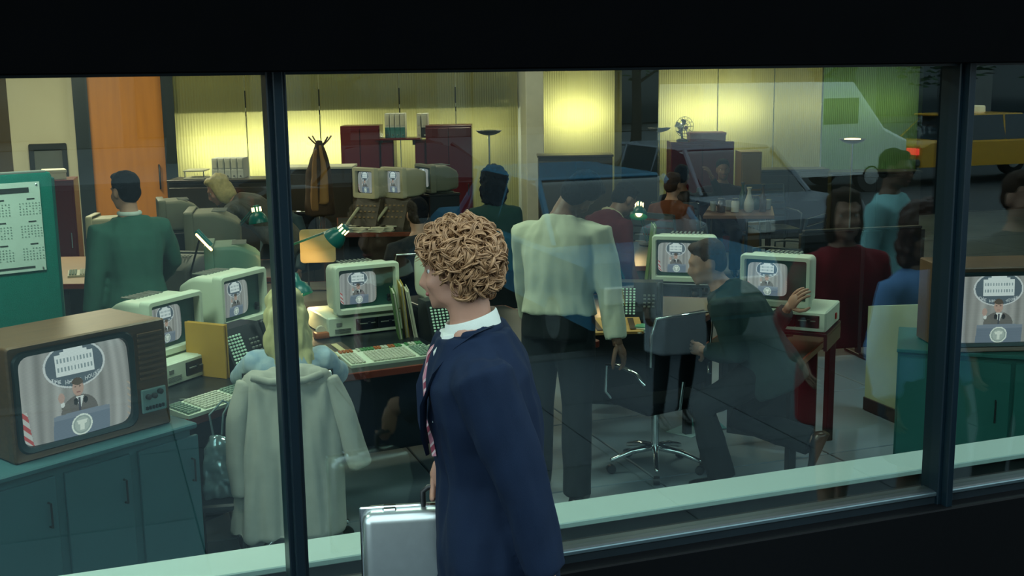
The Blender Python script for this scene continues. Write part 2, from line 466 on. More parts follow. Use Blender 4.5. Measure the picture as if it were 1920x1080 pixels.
def torso_loft(b, J, lo, hi, g, k, wx=1.0, flare=0.0, n=18, low_g=None):
    ts = [t for t in TORSO if lo < t[0] < hi]
    def lerp(v):
        for i in range(len(TORSO) - 1):
            a, c = TORSO[i], TORSO[i + 1]
            if a[0] <= v <= c[0]:
                f = (v - a[0]) / (c[0] - a[0])
                return (v, a[1] + (c[1] - a[1]) * f, a[2] + (c[2] - a[2]) * f)
        return (v,) + (TORSO[0][1:] if v < TORSO[0][0] else TORSO[-1][1:])
    ts = [lerp(lo)] + ts + [lerp(hi)]
    secs = []
    for (v, rx, ry) in ts:
        f = min(1, max(0, v / 0.53))
        lat = J['lat0'].lerp(J['lat1'], f).normalized()
        c = J['spine'](v)
        up = (J['spine'](v + 0.02) - J['spine'](v - 0.02)).normalized()
        fw = up.cross(lat).normalized()
        gg = g + (flare * (-v) if v < 0 else 0)
        rx2, ry2 = rx * k * wx + gg, ry * k + gg
        ring = []
        for i in range(n):
            a = 2 * math.pi * i / n
            ca, sa = math.cos(a), math.sin(a)
            e = 0.82
            ring.append(c + lat * (rx2 * math.copysign(abs(ca) ** e, ca)) + fw * (ry2 * math.copysign(abs(sa) ** e, sa)))
        secs.append(ring)
    b.loft(secs)
def hand(b, w, u, nrm, s=1.0, curl=0.35, side=1):
    u = Vector(u).normalized(); n = Vector(nrm); n = (n - u * n.dot(u)).normalized(); sd = u.cross(n) * side
    M = Matrix((sd, u, n)).transposed()
    b.ell(w + u * 0.045 * s, (0.040 * s, 0.055 * s, 0.016 * s), 10, rot=M)
    for i, (off, L) in enumerate(((-0.028, .072), (-0.0095, .082), (0.0095, .077), (0.028, .060))):
        p = w + u * (0.085 - 0.004 * abs(i - 1.3)) * s + sd * off * s
        path = [p - u * 0.02 * s, p]; a = 0
        for j, fr in enumerate((.45, .30, .25)):
            a += curl * (0.7 if j == 0 else 1.0)
            p = p + (u * math.cos(a) - n * math.sin(a) + sd * off * 1.5) * L * fr * s
            path.append(p)
        b.tube(path, [.0095 * s, .0095 * s, .0088 * s, .008 * s, .0066 * s], 6, round_end=True)
    p = w + u * 0.02 * s - sd * 0.030 * s - n * 0.006 * s
    path = [p]
    for (du, ds, dn, L) in ((.55, -.75, -.35, .04), (.8, -.45, -.45, .032), (.95, -.1, -.4, .026)):
        d = (u * du + sd * ds + n * dn).normalized(); p = p + d * L * s; path.append(p)
    b.tube(path, [.0125 * s, .0115 * s, .010 * s, .0075 * s], 6, round_end=True)
def head_parts(b, M, k=1.0):
    def E(c, r, ry=None): b.ell(M @ Vector([x * k for x in c]), [x * k for x in r], 14, rot=M.to_3x3())   # the matrix carries the head scale
    E((0, -.015, .035), (.076, .098, .086)); E((0, .03, -.03), (.063, .064, .085)); E((0, .05, -.083), (.042, .042, .032))
    E((0, .080, -.100), (.020, .016, .018)); E((0, .083, .026), (.046, .018, .013))
    for s in (-1, 1):
        E((s * .036, .062, -.030), (.026, .026, .026)); E((s * .078, -.008, -.012), (.009, .022, .033)); E((s * .046, .015, -.075), (.014, .040, .026))
    P = lambda *c: M @ Vector([x * k for x in c])
    b.tube([P(0, .090, .012), P(0, .104, -.012), P(0, .116, -.036), P(0, .100, -.046)], [.008 * k, .010 * k, .013 * k, .012 * k], 8, round_end=True)
    E((.011, .102, -.040), (.009, .011, .008)); E((-.011, .102, -.040), (.009, .011, .008))
    E((0, .090, -.063), (.023, .011, .006)); E((0, .089, -.074), (.020, .011, .007))
M_SKIN = mat('skin_light', (0.42, 0.22, 0.15), 0.55, 0, 0.1, 30)
M_SKIN2 = mat('skin_brown', (0.16, 0.075, 0.045), 0.5, 0, 0.1, 30)
M_EYE = mat('eye_white', (0.6, 0.6, 0.58), 0.2); M_IRIS = mat('iris_dark', (0.02, 0.015, 0.01), 0.2); M_LIP = mat('lip', (0.3, 0.09, 0.08), 0.45)
M_SHOE = mat('black_shoe_leather', (0.006, 0.006, 0.007), 0.3)
def human(label, loc, rz, H=1.75, pose=None, cloth=(), hair=None, skin=M_SKIN, vox=0.016, group=None, fem=False, face=False, shoes=M_SHOE, name='person', bare_legs=False):
    pose = pose or {}
    k = H / 1.75
    root = thing(name, label, 'person', loc, rz, group)
    inv = Matrix.Translation(Vector(loc)) @ Matrix.Rotation(rz, 4, 'Z'); inv = inv.inverted()
    W = lambda p: inv @ Vector(p)
    seat = pose.get('seat')
    pel = Vector(pose.get('pelvis', (0, 0, (seat + 0.10) if seat else 0.95 * k)))
    lean, sidel, tw = [math.radians(pose.get(a, 0)) for a in ('lean', 'side', 'twist')]
    bend = math.radians(pose.get('bend', 0))
    S = (Matrix.Rotation(sidel, 3, 'Y') @ Matrix.Rotation(-lean, 3, 'X'))
    S2 = (Matrix.Rotation(sidel, 3, 'Y') @ Matrix.Rotation(-lean - bend, 3, 'X'))
    up, up2 = S @ Vector((0, 0, 1)), S2 @ Vector((0, 0, 1))
    def spine(v):
        v *= k
        if v <= 0.12 * k: return pel + up * v
        m = 0.24 * k
        if v <= m + 0.0: return pel + up * v
        return pel + up * m + up2 * (v - m)
    lat0 = Vector((1, 0, 0)); lat0 = (lat0 - up * lat0.dot(up)).normalized()
    lat1 = Matrix.Rotation(tw, 3, up2) @ lat0; lat1 = (lat1 - up2 * lat1.dot(up2)).normalized()
    J = dict(spine=spine, lat0=lat0, lat1=lat1)
    shw = (0.165 if fem else 0.188) * k
    fwd2 = up2.cross(lat1)
    sh = {s: spine(0.418) + lat1 * s * shw for s in (-1, 1)}
    sh = {s: sh[s] + Vector(pose.get('shR' if s > 0 else 'shL', (0, 0, 0))) for s in sh}
    el, wr = {}, {}
    for s in (-1, 1):
        key = 'R' if s > 0 else 'L'
        t = pose.get(key + 'H')
        if t is None:
            t = sh[s] + Vector((s * .06, .07, -.51)) * k
        elif isinstance(t, tuple) and t[0] == 'l': t = Vector(t[1])
        else: t = W(t)
        pole = Vector(pose.get(key + 'P', (s * 0.6, -1, -0.2)))
        el[s], wr[s] = ik(sh[s], t, 0.285 * k, 0.25 * k, pole)
    hp, kn, an = {}, {}, {}
    for s in (-1, 1):
        key = 'R' if s > 0 else 'L'
        hp[s] = pel + lat0 * s * 0.088 * k + Vector((0, 0, -0.03 * k))
        t = pose.get(key + 'F')
        if t is None: t = Vector((s * 0.10 * k, 0.42 * k if seat else 0, 0.085))
        else: t = Vector(t)
        kn[s], an[s] = ik(hp[s], t, 0.42 * k, 0.425 * k, Vector(pose.get(key + 'K', (s * 0.1, 1, 0.6 if seat else 0.05))))
    yaw, pit, rol = [math.radians(a) for a in pose.get('head', (0, 0, 0))]
    nb = spine(0.52)
    HM = Matrix.Rotation(yaw, 3, 'Z') @ Matrix.Rotation(rol, 3, 'Y') @ Matrix.Rotation(-pit, 3, 'X')
    base = pose.get('headbase')
    hc = nb + up2 * 0.055 * k + HM @ Vector((0, 0.025, 0.095)) * k
    hk = pose.get('headk', 1.0)
    HMat = Matrix.Translation(hc) @ HM.to_4x4() @ Matrix.Scale(hk, 4)
    # ---- body
    b = MB()
    torso_loft(b, J, -0.10 if not seat else -0.06, 0.53, 0.0, k, 0.92 if fem else 1.0)
    b.tube([nb - up2 * 0.05 * k, nb + up2 * 0.02 * k, hc + HM @ Vector((0, -.022, -.05)) * k], [.064 * k, .056 * k, .054 * k], 12, round_end=True)
    for s in (-1, 1):
        b.tube([sh[s] - lat1 * s * 0.05, sh[s], sh[s].lerp(el[s], .4), el[s], el[s].lerp(wr[s], .3), wr[s]], [.055 * k, .054 * k, .046 * k, .037 * k, .038 * k, .024 * k], 10, round_end=True)
        b.tube([hp[s], hp[s].lerp(kn[s], .4), kn[s], kn[s].lerp(an[s], .35), an[s]], [.082 * k, .074 * k, .050 * k, .052 * k, .034 * k], 12, round_end=True)
    head_parts(b, HMat, k)
    hv = pose.get('bodyvox', vox)
    me = remesh(b, min(hv, 0.013), 3)
    hb = MB()
    for s in (-1, 1):
        key = 'R' if s > 0 else 'L'
        fw = (wr[s] - el[s]).normalized()
        hd = pose.get(key + 'D'); hd = (inv.to_3x3() @ Vector(hd)) if hd else fw
        hn = pose.get(key + 'N'); hn = (inv.to_3x3() @ Vector(hn)) if hn else (lat1 * s)
        hb.tube([wr[s] - fw * 0.03, wr[s] + Vector(hd) * 0.02], [.024 * k, .026 * k], 8)
        hand(hb, wr[s], hd, hn, k * (0.93 if fem else 1.03), pose.get(key + 'C', 0.4), -s)
    tmp = bpy.data.meshes.new('h'); tmp.from_pydata(hb.v, [], hb.f)
    bm = bmesh.new(); bm.from_mesh(me); bm.from_mesh(tmp); bmesh.ops.recalc_face_normals(bm, faces=bm.faces[:]); bm.to_mesh(me); bm.free(); bpy.data.meshes.remove(tmp)
    body = mesh_obj('body', me, skin, root)
    if face:
        for s in (-1, 1):
            e = MB().ell(HMat @ Vector((s * .029 * k, .068 * k, .004 * k)), (.0125 * k * hk,) * 3, 10).build('eye', M_EYE, body, smooth=179)
            MB().ell(HMat @ Vector((s * .029 * k, .0785 * k, .004 * k)), (.006 * k, .0035 * k, .006 * k), 8, rot=HM).build('iris', M_IRIS, body, smooth=179)
        MB().ell(HMat @ Vector((0, .094 * k, -.0665 * k)), (.021 * k, .009 * k, .009 * k), 10, rot=HM).build('lips', M_LIP, body, smooth=179)
    # ---- clothes
    for c in cloth:
        b = MB(); kind = c[0]; cm = c[1]; g = c[2] if len(c) > 2 else 0.02
        wk = 0.004
        if kind in ('jacket', 'shirt'):
            lo = {'jacket': -0.20, 'shirt': -0.03}[kind]
            if seat: lo = max(lo, -0.07)
            lo = c[3] if len(c) > 3 else lo
            torso_loft(b, J, lo, 0.508, g, k, 0.94 if fem else 1.0, 0.10 if kind == 'jacket' else 0.0)
            for s in (-1, 1):
                q = wr[s] - (wr[s] - el[s]).normalized() * (0.015 if kind == 'shirt' else 0.035)
                gs = g * 0.75
                b.tube([sh[s] - lat1 * s * 0.06 * k, sh[s] + up2 * 0.004, sh[s].lerp(el[s], .45), el[s], el[s].lerp(q, .5), q], [.055 * k + gs, .060 * k + gs, .050 * k + gs, .043 * k + gs, .038 * k + gs, .030 * k + gs], 12)
            if kind == 'jacket': b.tube([nb - up2 * 0.045 * k, nb + up2 * 0.0 * k], [.085 * k, .066 * k], 14)
            wk = (0.017 if vox < .01 else 0.011) if kind == 'jacket' else 0.015
        elif kind == 'trousers':
            torso_loft(b, J, -0.10 if not seat else -0.08, 0.09, g, k)
            for s in (-1, 1):
                q = an[s] + Vector((0, 0, -0.02))
                b.tube([hp[s] + Vector((0, 0, .02)), hp[s].lerp(kn[s], .4), kn[s], kn[s].lerp(an[s], .5), q], [.088 * k + g, .080 * k + g, .062 * k + g, .062 * k + g, .058 * k + g], 14)
            wk = 0.008
        elif kind == 'skirt':
            zb = c[3] if len(c) > 3 else 0.48
            n = 20; secs = []
            mk = (kn[1] + kn[-1]) / 2
            for f, rx, ry in ((0, .150, .112), (.25, .185, .14), (.6, .195, .155), (1.0, .20, .165)):
                top = spine(0.10); bot = Vector((mk.x, mk.y, zb)) if not seat else mk + Vector((0, .03, 0))
                cc = top.lerp(bot, f)
                secs.append([cc + Vector((math.cos(2 * math.pi * i / n) * (rx * k + g), math.sin(2 * math.pi * i / n) * (ry * k + g), 0)) for i in range(n)])
            b.loft(secs); wk = 0.010
        elif kind == 'scarf':
            pts = [nb + Matrix.Rotation(2 * math.pi * i / 12, 3, up2) @ (fwd2 * 0.082 * k) - up2 * 0.02 for i in range(13)]
            b.tube(pts, 0.026, 8)
        elif kind == 'tights':
            for s in (-1, 1):
                b.tube([hp[s].lerp(kn[s], .3), kn[s], kn[s].lerp(an[s], .35), an[s] + Vector((0, 0, -.02))], [.080 * k, .056 * k, .057 * k, .040 * k], 12, round_end=True)
            wk = 0
        nm = {'jacket': 'jacket', 'shirt': 'shirt', 'trousers': 'trousers', 'skirt': 'skirt', 'scarf': 'scarf', 'tights': 'tights'}[kind]
        mesh_obj(nm, remesh(b, c[4] if len(c) > 4 else vox, 3, wk), cm, root)
    if shoes:
        for s in (-1, 1):
            key = 'R' if s > 0 else 'L'
            td = Vector(pose.get(key + 'T', (0, 1, 0))).normalized()
            a = an[s]; ud = Vector((0, 0, 1)) - td * td.z; ud.normalize()
            sb = MB(); sd = td.cross(ud)
            secs = []
            for f, wd, ht in ((-.07, .026, .045), (-.045, .036, .085), (0.0, .040, .095), (.05, .040, .070), (.11, .044, .050), (.16, .036, .036), (.19, .018, .022)):
                cc = a + td * f * k - ud * (0.085 * k) ; n = 10
                secs.append([cc + sd * math.cos(2 * math.pi * i / n) * wd * k + ud * (ht * k * 0.5 + math.sin(2 * math.pi * i / n) * ht * 0.5 * k) for i in range(n)])
            sb.loft(secs).build('shoe', shoes, root, smooth=60)
    # ---- hair
    if hair:
        style, hm = hair[0], hair[1]
        b = MB()
        P = lambda *c: HMat @ Vector([x * k for x in c])
        def E(c, r): b.ell(P(*c), [x * k for x in r], 16, rot=HM)
        E((0, -.026, .050), (.084, .098, .086)); E((0, -.055, -.005), (.078, .065, .075))
        if style in ('short',):
            E((0, .035, .098), (.060, .05, .028))
        if style == 'afro':
            b.v, b.f = [], []
            q = hair[2] if len(hair) > 2 else 0.15
            E((0, -.03, .05), (q, q * .95, q * 1.02)); E((0, -.05, -.04), (q * 1.02, q * .8, q)); E((0, -.05, -.10), (q * .95, q * .7, q * .8))
        if style in ('bob', 'long'):
            E((0, -.05, -.06), (.094, .070, .10)); E((.060, -.01, -.03), (.034, .055, .11)); E((-.060, -.01, -.03), (.034, .055, .11)); E((0, .03, .10), (.065, .055, .03))
        if style == 'long':
            E((0, -.06, -.02), (.112, .085, .10)); E((0, -.075, -.14), (.130, .062, .15)); E((.02, -.085, -.27), (.115, .05, .13)); E((0, -.03, .06), (.098, .105, .085))
        if style == 'curly':
            pass
        else:
            wkh = {'afro': 0.016, 'long': 0.016, 'bob': 0.009}.get(style, 0.005)
            mesh_obj('hair', remesh(b, 0.011 if vox > 0.01 else 0.008, 2, wkh, 26, (1, 1, 0.25) if style != 'afro' else (1, 1, 1)), hm, root)
    return dict(root=root, HM=HMat, J=J, sh=sh, el=el, wr=wr, nb=nb, up2=up2, lat=lat1, fwd=fwd2, k=k, spine=spine, an=an, kn=kn)
def cloth_mat(name, col, **kw):
    kw.setdefault('bump', 0.15); kw.setdefault('bscale', 500)
    return mat(name, col, 0.85, 0, 0.15, 14, spec=0.2, **kw)
# ================================================================== STREET (seen mirrored in the glass)
def MIR(p): return Vector((p[0], -p[1], p[2]))
st = struct(MB().box((5, -40, -0.11), (120, 81.8, 0.10)).build('road', mat('asphalt', (0.022, 0.028, 0.033), 0.7, 0, 0.3, 3, 0.2, 90)))
pv = struct(MB().box((5, -2.5, 0.0), (60, 5.0, 0.16)).build('pavement', mat('pavement_bedding', (0.018, 0.022, 0.027), 0.9)))
M_SLAB = [mat('pavement_slab_a', (0.030, 0.040, 0.052), 0.7, 0, 0.2, 3), mat('pavement_slab_b', (0.025, 0.034, 0.044), 0.7, 0, 0.2, 3), mat('pavement_slab_c', (0.036, 0.047, 0.060), 0.7, 0, 0.2, 3)]
slabs = [MB().box((0, 0, 0), (1.192, 1.192, 0.03), 0.003).build('paving_slab', m_, pv) for m_ in M_SLAB]
kk = 0
for i in range(16):
    for j in range(4):
        src = slabs[(i * 7 + j * 3 + (i * j) % 5) % 3]
        if kk < 3: o = slabs[kk]
        else: o = src.copy(); COL.objects.link(o); o.parent = pv
        o.location = (-5.0 + i * 1.2, -0.72 - j * 1.2, ZS - 0.015); kk += 1
struct(MB().box((5, -5.1, 0.01), (60, 0.22, 0.16), 0.02).build('kerb', mat('granite_kerb', (0.05, 0.055, 0.06), 0.7)))
fp = struct(MB().box((5, -31, 0.0), (140, 14, 0.12)).build('pavement_far', mat('far_pavement', (0.10, 0.11, 0.12), 0.8, 0, 0.15, 1)))
# far building with a colonnade base
fb = thing('office_block', 'stone office block across the street seen in the reflection', 'building', (8, -39, 0))
M_STONE = mat('pale_stone', (0.13, 0.13, 0.125), 0.8, 0, 0.12, 0.6)
MB().box((0, -2, 9), (100, 3, 18)).build('wall', M_STONE, fb)
M_DGL = mat('dark_shop_glass', (0.02, 0.03, 0.035), 0.08)
for i in range(16):
    MB().box((-47 + i * 6.1, -0.45, 2.1), (3.9, 0.14, 3.6), 0.03).build('window', M_DGL, fb)
for i in range(17):
    MB().box((-50 + i * 6.1, -0.1, 3.0), (1.1, 0.9, 6), 0.05).build('pillar', M_STONE, fb)

M_TYRE = mat('tyre_rubber', (0.01, 0.01, 0.011), 0.7); M_CARGL = mat('car_window_glass', (0.02, 0.03, 0.04), 0.05); M_HUB = mat('hub_cap', (0.5, 0.5, 0.5), 0.25, 0.9)
M_TAIL = mat('lit_tail_lamp', (0.6, 0.02, 0.02), 0.3, emit=(1, 0.06, 0.03), estr=4.0); M_TAIL0 = mat('unlit_tail_lamp', (.20, .01, .01), .2); M_HEADL = mat('head_lamp', (0.7, 0.7, 0.68), 0.15)
def car(label, loc, rz, paint, L=4.7, roof=1.42, van=False, sign=False, lit=False):
    r = thing('car' if not van else 'van', label, 'van' if van else 'car', loc, rz)
    hw = 0.88
    if van: side = [(-L/2, .35), (-L/2, 1.1), (-L/2 + .05, 2.15), (L/2 - 1.3, 2.15), (L/2 - .55, 1.25), (L/2, 1.0), (L/2, .35)]
    else: side = [(-L/2, .40), (-L/2 + .02, .82), (-L/2 + .25, .92), (L/2 - .15, .90), (L/2, .72), (L/2, .38)]
    b = MB()
    def lay(side, ws):
        secs = []
        for yy, ins, dz in ws:
            secs.append([(x * (1 - ins * .02), yy, z - dz * max(0, z - .4)) for x, z in side])
        b.loft(secs)
    lay(side, ((-hw, 1, .06), (-hw + .06, 0, 0), (hw - .06, 0, 0), (hw, 1, .06)))
    b.build('body', paint, r, smooth=35)
    if not van:
        cab = [(-L/2 + .75, .90), (-L/2 + 1.25, roof - .04), (-L/2 + 1.5, roof), (.35, roof), (.6, roof - .05), (1.25, .90)]
        b = MB(); secs = []
        for yy, sc_ in ((-hw + .06, 0), (-hw + .20, 1), (hw - .20, 1), (hw - .06, 0)):
            secs.append([(x, yy, z if sc_ else min(z, .95)) for x, z in cab])
        b.loft(secs); b.build('greenhouse', M_CARGL, r, smooth=30)
        MB().box((-.45, 0, roof - .005), (1.75, 1.34, .05), .02).build('roof', paint, r)
        for s in (-1, 1):
            for x in (-1.05, -.1):
                MB().tube([(x - .05, s * (hw - .08), .9), (x + .0, s * (hw - .21), roof)], .03, 6).build('pillar', paint, r)
        for s in (-1, 1):
            MB().tube([(1.22, s * (hw - .12), .9), (.55, s * (hw - .24), roof)], .032, 6).build('pillar', paint, r)
            MB().tube([(-L/2 + .78, s * (hw - .12), .9), (-L/2 + 1.35, s * (hw - .24), roof)], .04, 6).build('pillar', paint, r)
    else:
        MB().box((L/2 - .98, 0, 1.62), (.06, 1.5, .6), .02, Matrix.Rotation(0, 4, 'X')).build('windscreen', M_CARGL, r)
        for s in (-1, 1): MB().box((L/2 - 1.6, s * (hw + .002), 1.6), (.8, .02, .5), .01).build('side_window', M_CARGL, r)
    for sx in (-L/2 + .9, L/2 - .85):
        for s in (-1, 1):
            wm = Matrix.Translation((sx, s * (hw - .1), .32)) @ Matrix.Rotation(math.pi / 2, 4, 'X')
            wh = MB().lathe([(.2, -.1), (.32, -.09), (.33, 0), (.32, .09), (.2, .1)], 20, wm).build('wheel', M_TYRE, r, smooth=40)
            MB().lathe([(.02, -.115), (.17, -.11), (.18, .11), (.02, .115)], 16, wm).build('hub_cap', M_HUB, wh, smooth=40)
    for x, nm in ((-L/2 - .05, 'rear_bumper'), (L/2 + .05, 'front_bumper')):
        MB().box((x, 0, .50), (.14, 1.8, .14), .03).build(nm, mat('dark_bumper_rubber', (.03, .033, .036), .7), r)
    for s in (-1, 1):
        MB().box((-L/2 - .005, s * .66, .72), (.05, .36, .13), .01).build('tail_lamp', M_TAIL if lit else M_TAIL0, r)
        MB().box((L/2 + .005, s * .62, .66), (.05, .34, .14), .01).build('head_lamp', M_HEADL, r)
    if sign: MB().box((-.3, 0, roof + .10), (.2, .55, .16), .03).build('roof_sign', mat('roof_sign_lit', (.8, .7, .4), .5, emit=(1, .85, .5), estr=1.0), r)
    return r
P_YEL = mat('taxi_yellow_paint', (0.55, 0.27, 0.01), 0.25, 0, 0.05); P_BLUE = mat('blue_car_paint', (0.03, 0.16, 0.28), 0.25, 0, 0.05)
P_WHI = mat('white_car_paint', (0.62, 0.62, 0.62), 0.3, 0, 0.04); P_GRY = mat('grey_car_paint', (0.16, 0.18, 0.22), 0.25, 0, 0.04); P_BLK = mat('black_car_paint', (0.008, 0.009, 0.012), 0.15)
def street_at(px, d): 
    p = MIR(D(px, 400, d)); return (p.x, p.y, -0.06)
car('yellow taxi with lit tail lamps reflected in the glass', street_at(1835, 25.5), 0, P_YEL, sign=True, lit=True)
car('blue saloon car reflected above the white shirted man', street_at(1085, 11.6), math.radians(90), P_BLUE)
car('white delivery van reflected beside the meeting table', street_at(1462, 23.5), 0, P_WHI, van=True)
car('grey saloon car reflected in front of the cabinet with the fan', street_at(1325, 15.6), math.radians(90), P_GRY)
car('black saloon car reflected over the tall red cabinets', street_at(760, 17.5), 0, P_BLK)
# street trees on the far pavement
M_BARK = mat('tree_bark', (0.035, 0.028, 0.02), 0.9, bump=0.5, bscale=30); M_LEAF = mat('tree_leaf', (0.035, 0.085, 0.03), 0.6, 0, 0.4, 2)
def tree(label, loc, h=6.0, cr=2.2, low=1.9, n=900):
    r = thing('street_tree', label, 'tree', loc, 0, 'trees along the street')
    b = MB(); b.tube([(0, 0, -.1), (.05, 0, 1.2), (0, .05, 2.4), (.1, 0, h * .7)], [.17, .14, .12, .05], 8)
    for i in range(6):
        a = i * 1.05; b.tube([(0, 0, 2.0 + i * .3), (math.cos(a) * cr * .5, math.sin(a) * cr * .5, 2.6 + i * .35)], [.05, .02], 5)
    b.build('trunk', M_BARK, r, smooth=60)
    rr = random.Random(int(loc[0] * 100)); b = MB()
    for i in range(n):
        while True:
            p = Vector((rr.uniform(-1, 1), rr.uniform(-1, 1), rr.uniform(-1, 1)))
            if p.length < 1: break
        c = Vector((p.x * cr, p.y * cr, low + (h - low) * .5 + p.z * (h - low) * .5)); s = rr.uniform(.10, .22)
        m_ = Matrix.Translation(c) @ Matrix.Rotation(rr.uniform(0, 6.3), 4, 'Z') @ Matrix.Rotation(rr.uniform(-.9, .9), 4, 'X')
        b.add([(-s, 0, 0), (0, -s * .5, .03), (s, 0, 0), (0, s * .5, .03)], [(0, 1, 2, 3)], m_)
    o = b.build('foliage', M_LEAF, r); o['kind'] = 'stuff'
for i, (px, d, h, cr, low) in enumerate(((1525, 30, 6.5, 1.8, 2.0), (1760, 35, 6, 1.9, 1.5), (1985, 32, 6, 1.9, 1.35), (1190, 31, 7, 2.0, 2.1), (650, 31, 7, 2.0, 2.0), (330, 32, 7, 2.0, 2.1))):
    p = MIR(D(px, 400, d))
    tree(['street tree reflected beside the green tinted wall panel', 'street tree with low boughs reflected next to the steel mullion', 'street tree reflected over the corner television', 'street tree reflected on the dark column', 'street tree reflected over the coat stand', 'street tree reflected on the orange door'][i], (p.x, p.y, 0), h, cr, low)
# ================================================================== OFFICE EQUIPMENT
FONT = {'T': '11111 00100 00100 00100 00100', 'H': '10001 10001 11111 10001 10001', 'E': '11111 10000 11110 10000 11111', 'W': '10001 10001 10101 11011 10001', 'I': '11111 00100 00100 00100 11111', 'O': '01110 10001 10001 10001 01110', 'U': '10001 10001 10001 10001 01110', 'S': '01111 10000 01110 00001 11110', ' ': '00000 ' * 5}
def broadcast(W, Hh, stars=False):
    u, v = np.meshgrid((np.arange(W) + .5) / W, (np.arange(Hh) + .5) / Hh)
    a = 4 / 3.0
    img = np.zeros((Hh, W, 3))
    fold = np.sin(u * 62 + 1.5 * np.sin(v * 2.2 + u * 5)) * .5 + .5 * np.sin(u * 23 + .6)
    img[:] = np.array([.235, .235, .225]); img *= (1 + .30 * fold)[..., None]
    def put(mask, c): img[mask] = c
    e = ((u - .49) / .275) ** 2 + ((v - .80) / .245) ** 2
    put(e < 1, (.45, .47, .47)); put(e < .87, (.075, .10, .12))
    bld = (abs(u - .49) < .17) & (v > .70) & (v < .93) | (abs(u - .49) < .085) & (v > .70) & (v < .985) | (abs(u - .49) < .12) & (v > .9) & (v < .955)
    put(bld & (e < .85), (.52, .56, .55))
    win = bld & (np.mod((u - .32) * 34, 1) > .55) & ((abs(v - .77) < .022) | (abs(v - .865) < .022)) & (e < .85)
    put(win, (.20, .25, .26))
    # lettering on the oval
    txt = 'THE WHITE HOUSE'; cw = .026
    for i, ch in enumerate(txt):
        th = (i - 7) / 7.0
        x0 = .49 + th * .205; y0 = .622 + .05 * th * th
        rows = FONT[ch].split()
        for r in range(5):
            for c in range(5):
                if rows and len(rows) > r and rows[r][c] == '1':
                    put((abs(u - (x0 + (c - 2) * cw / 5.6)) < cw / 9) & (abs(v - (y0 - (r - 2) * .0085)) < .0046), (.42, .45, .46))
    # speaker at the lectern
    sh = ((u - .50) / .165) ** 2 + ((v - .28) / .19) ** 2 < 1
    put(sh & (v > .2), (.105, .10, .095))
    arm = (abs(u - (.385 + (v - .3) * -.16)) < .035) & (v > .24) & (v < .40); put(arm, (.115, .11, .10))
    put(((u - .352) / .018) ** 2 + ((v - .395) / .03) ** 2 < 1, (.5, .52, .5))
    put(((u - .345) / .028) ** 2 + ((v - .47) / .055) ** 2 < 1, (.34, .235, .20))
    put((abs(u - .505) < .035 * (v - .30) / .15) & (v > .30) & (v < .455), (.5, .52, .5))
    put((abs(u - .502) < .010) & (v > .29) & (v < .44), (.05, .055, .07))
    put(((u - .495) / .050) ** 2 + ((v - .545) / .088) ** 2 < 1, (.35, .235, .19))
    put((((u - .492) / .056) ** 2 + ((v - .585) / .072) ** 2 < 1) & (v > .575 + .9 * (u - .5) ** 2 * 10), (.075, .058, .045))
    put((abs(abs(u - .493) - .02) < .009) & (abs(v - .56) < .008), (.12, .08, .07)); put((abs(u - .497) < .018) & (abs(v - .497) < .007), (.2, .1, .09))
    for cx in (.468, .555): put(((u - cx) / .020) ** 2 + ((v - .40) / .038) ** 2 < 1, (.02, .022, .025))
    pod = (v < .265 + .03 * np.cos((u - .52) * 4)) & (u > .27 + (.27 - v) * -.03) & (u < .775)
    put(pod, (.115, .145, .185)); put(pod & (v > .235) , (.15, .18, .22))
    q = ((u - .515) / .094) ** 2 + ((v - .135) / .118) ** 2
    put(q < 1, (.55, .60, .54)); put(q < .74, (.23, .28, .26)); put(q < .5, (.30, .35, .32))
    put(((abs(u - .515) < .018) & (abs(v - .13) < .06)) | ((abs(v - .165) < .022) & (abs(u - .515) < .05 - (.19 - v) * .3)) & (q < .6), (.52, .56, .50))
    fl = (u < .055 + (.40 - v) * .10) & (v < .40) & (u > .010)
    st = np.mod((u * 1.2 + v * .9) * 9, 1) < .5
    put(fl & st, (.30, .06, .06)); put(fl & ~st, (.36, .37, .35))
    if stars:
        f2 = (u < .075) & (v > .40) & (v < .80); put(f2, (.08, .10, .14)); put(f2 & (np.mod(u * 45, 1) < .4) & (np.mod(v * 22, 1) < .45), (.5, .52, .5))
    put((u > .955) & (v < .5) & (np.mod((u + v) * 14, 1) < .3), (.3, .25, .2))
    return img * (0.94 + .06 * np.sin(v * Hh * math.pi))[..., None]
M_SCREEN = bpy.data.materials.new('lit_screen_picture'); M_SCREEN.use_nodes = True
t = M_SCREEN.node_tree; bs = t.nodes['Principled BSDF']
at = nd(t, 'ShaderNodeAttribute', attribute_name='picture')
bs.inputs['Base Color'].default_value = (0.01, 0.012, 0.012, 1); bs.inputs['Roughness'].default_value = 0.15
t.links.new(at.outputs['Color'], bs.inputs['Emission Color']); bs.inputs['Emission Strength'].default_value = 1.15
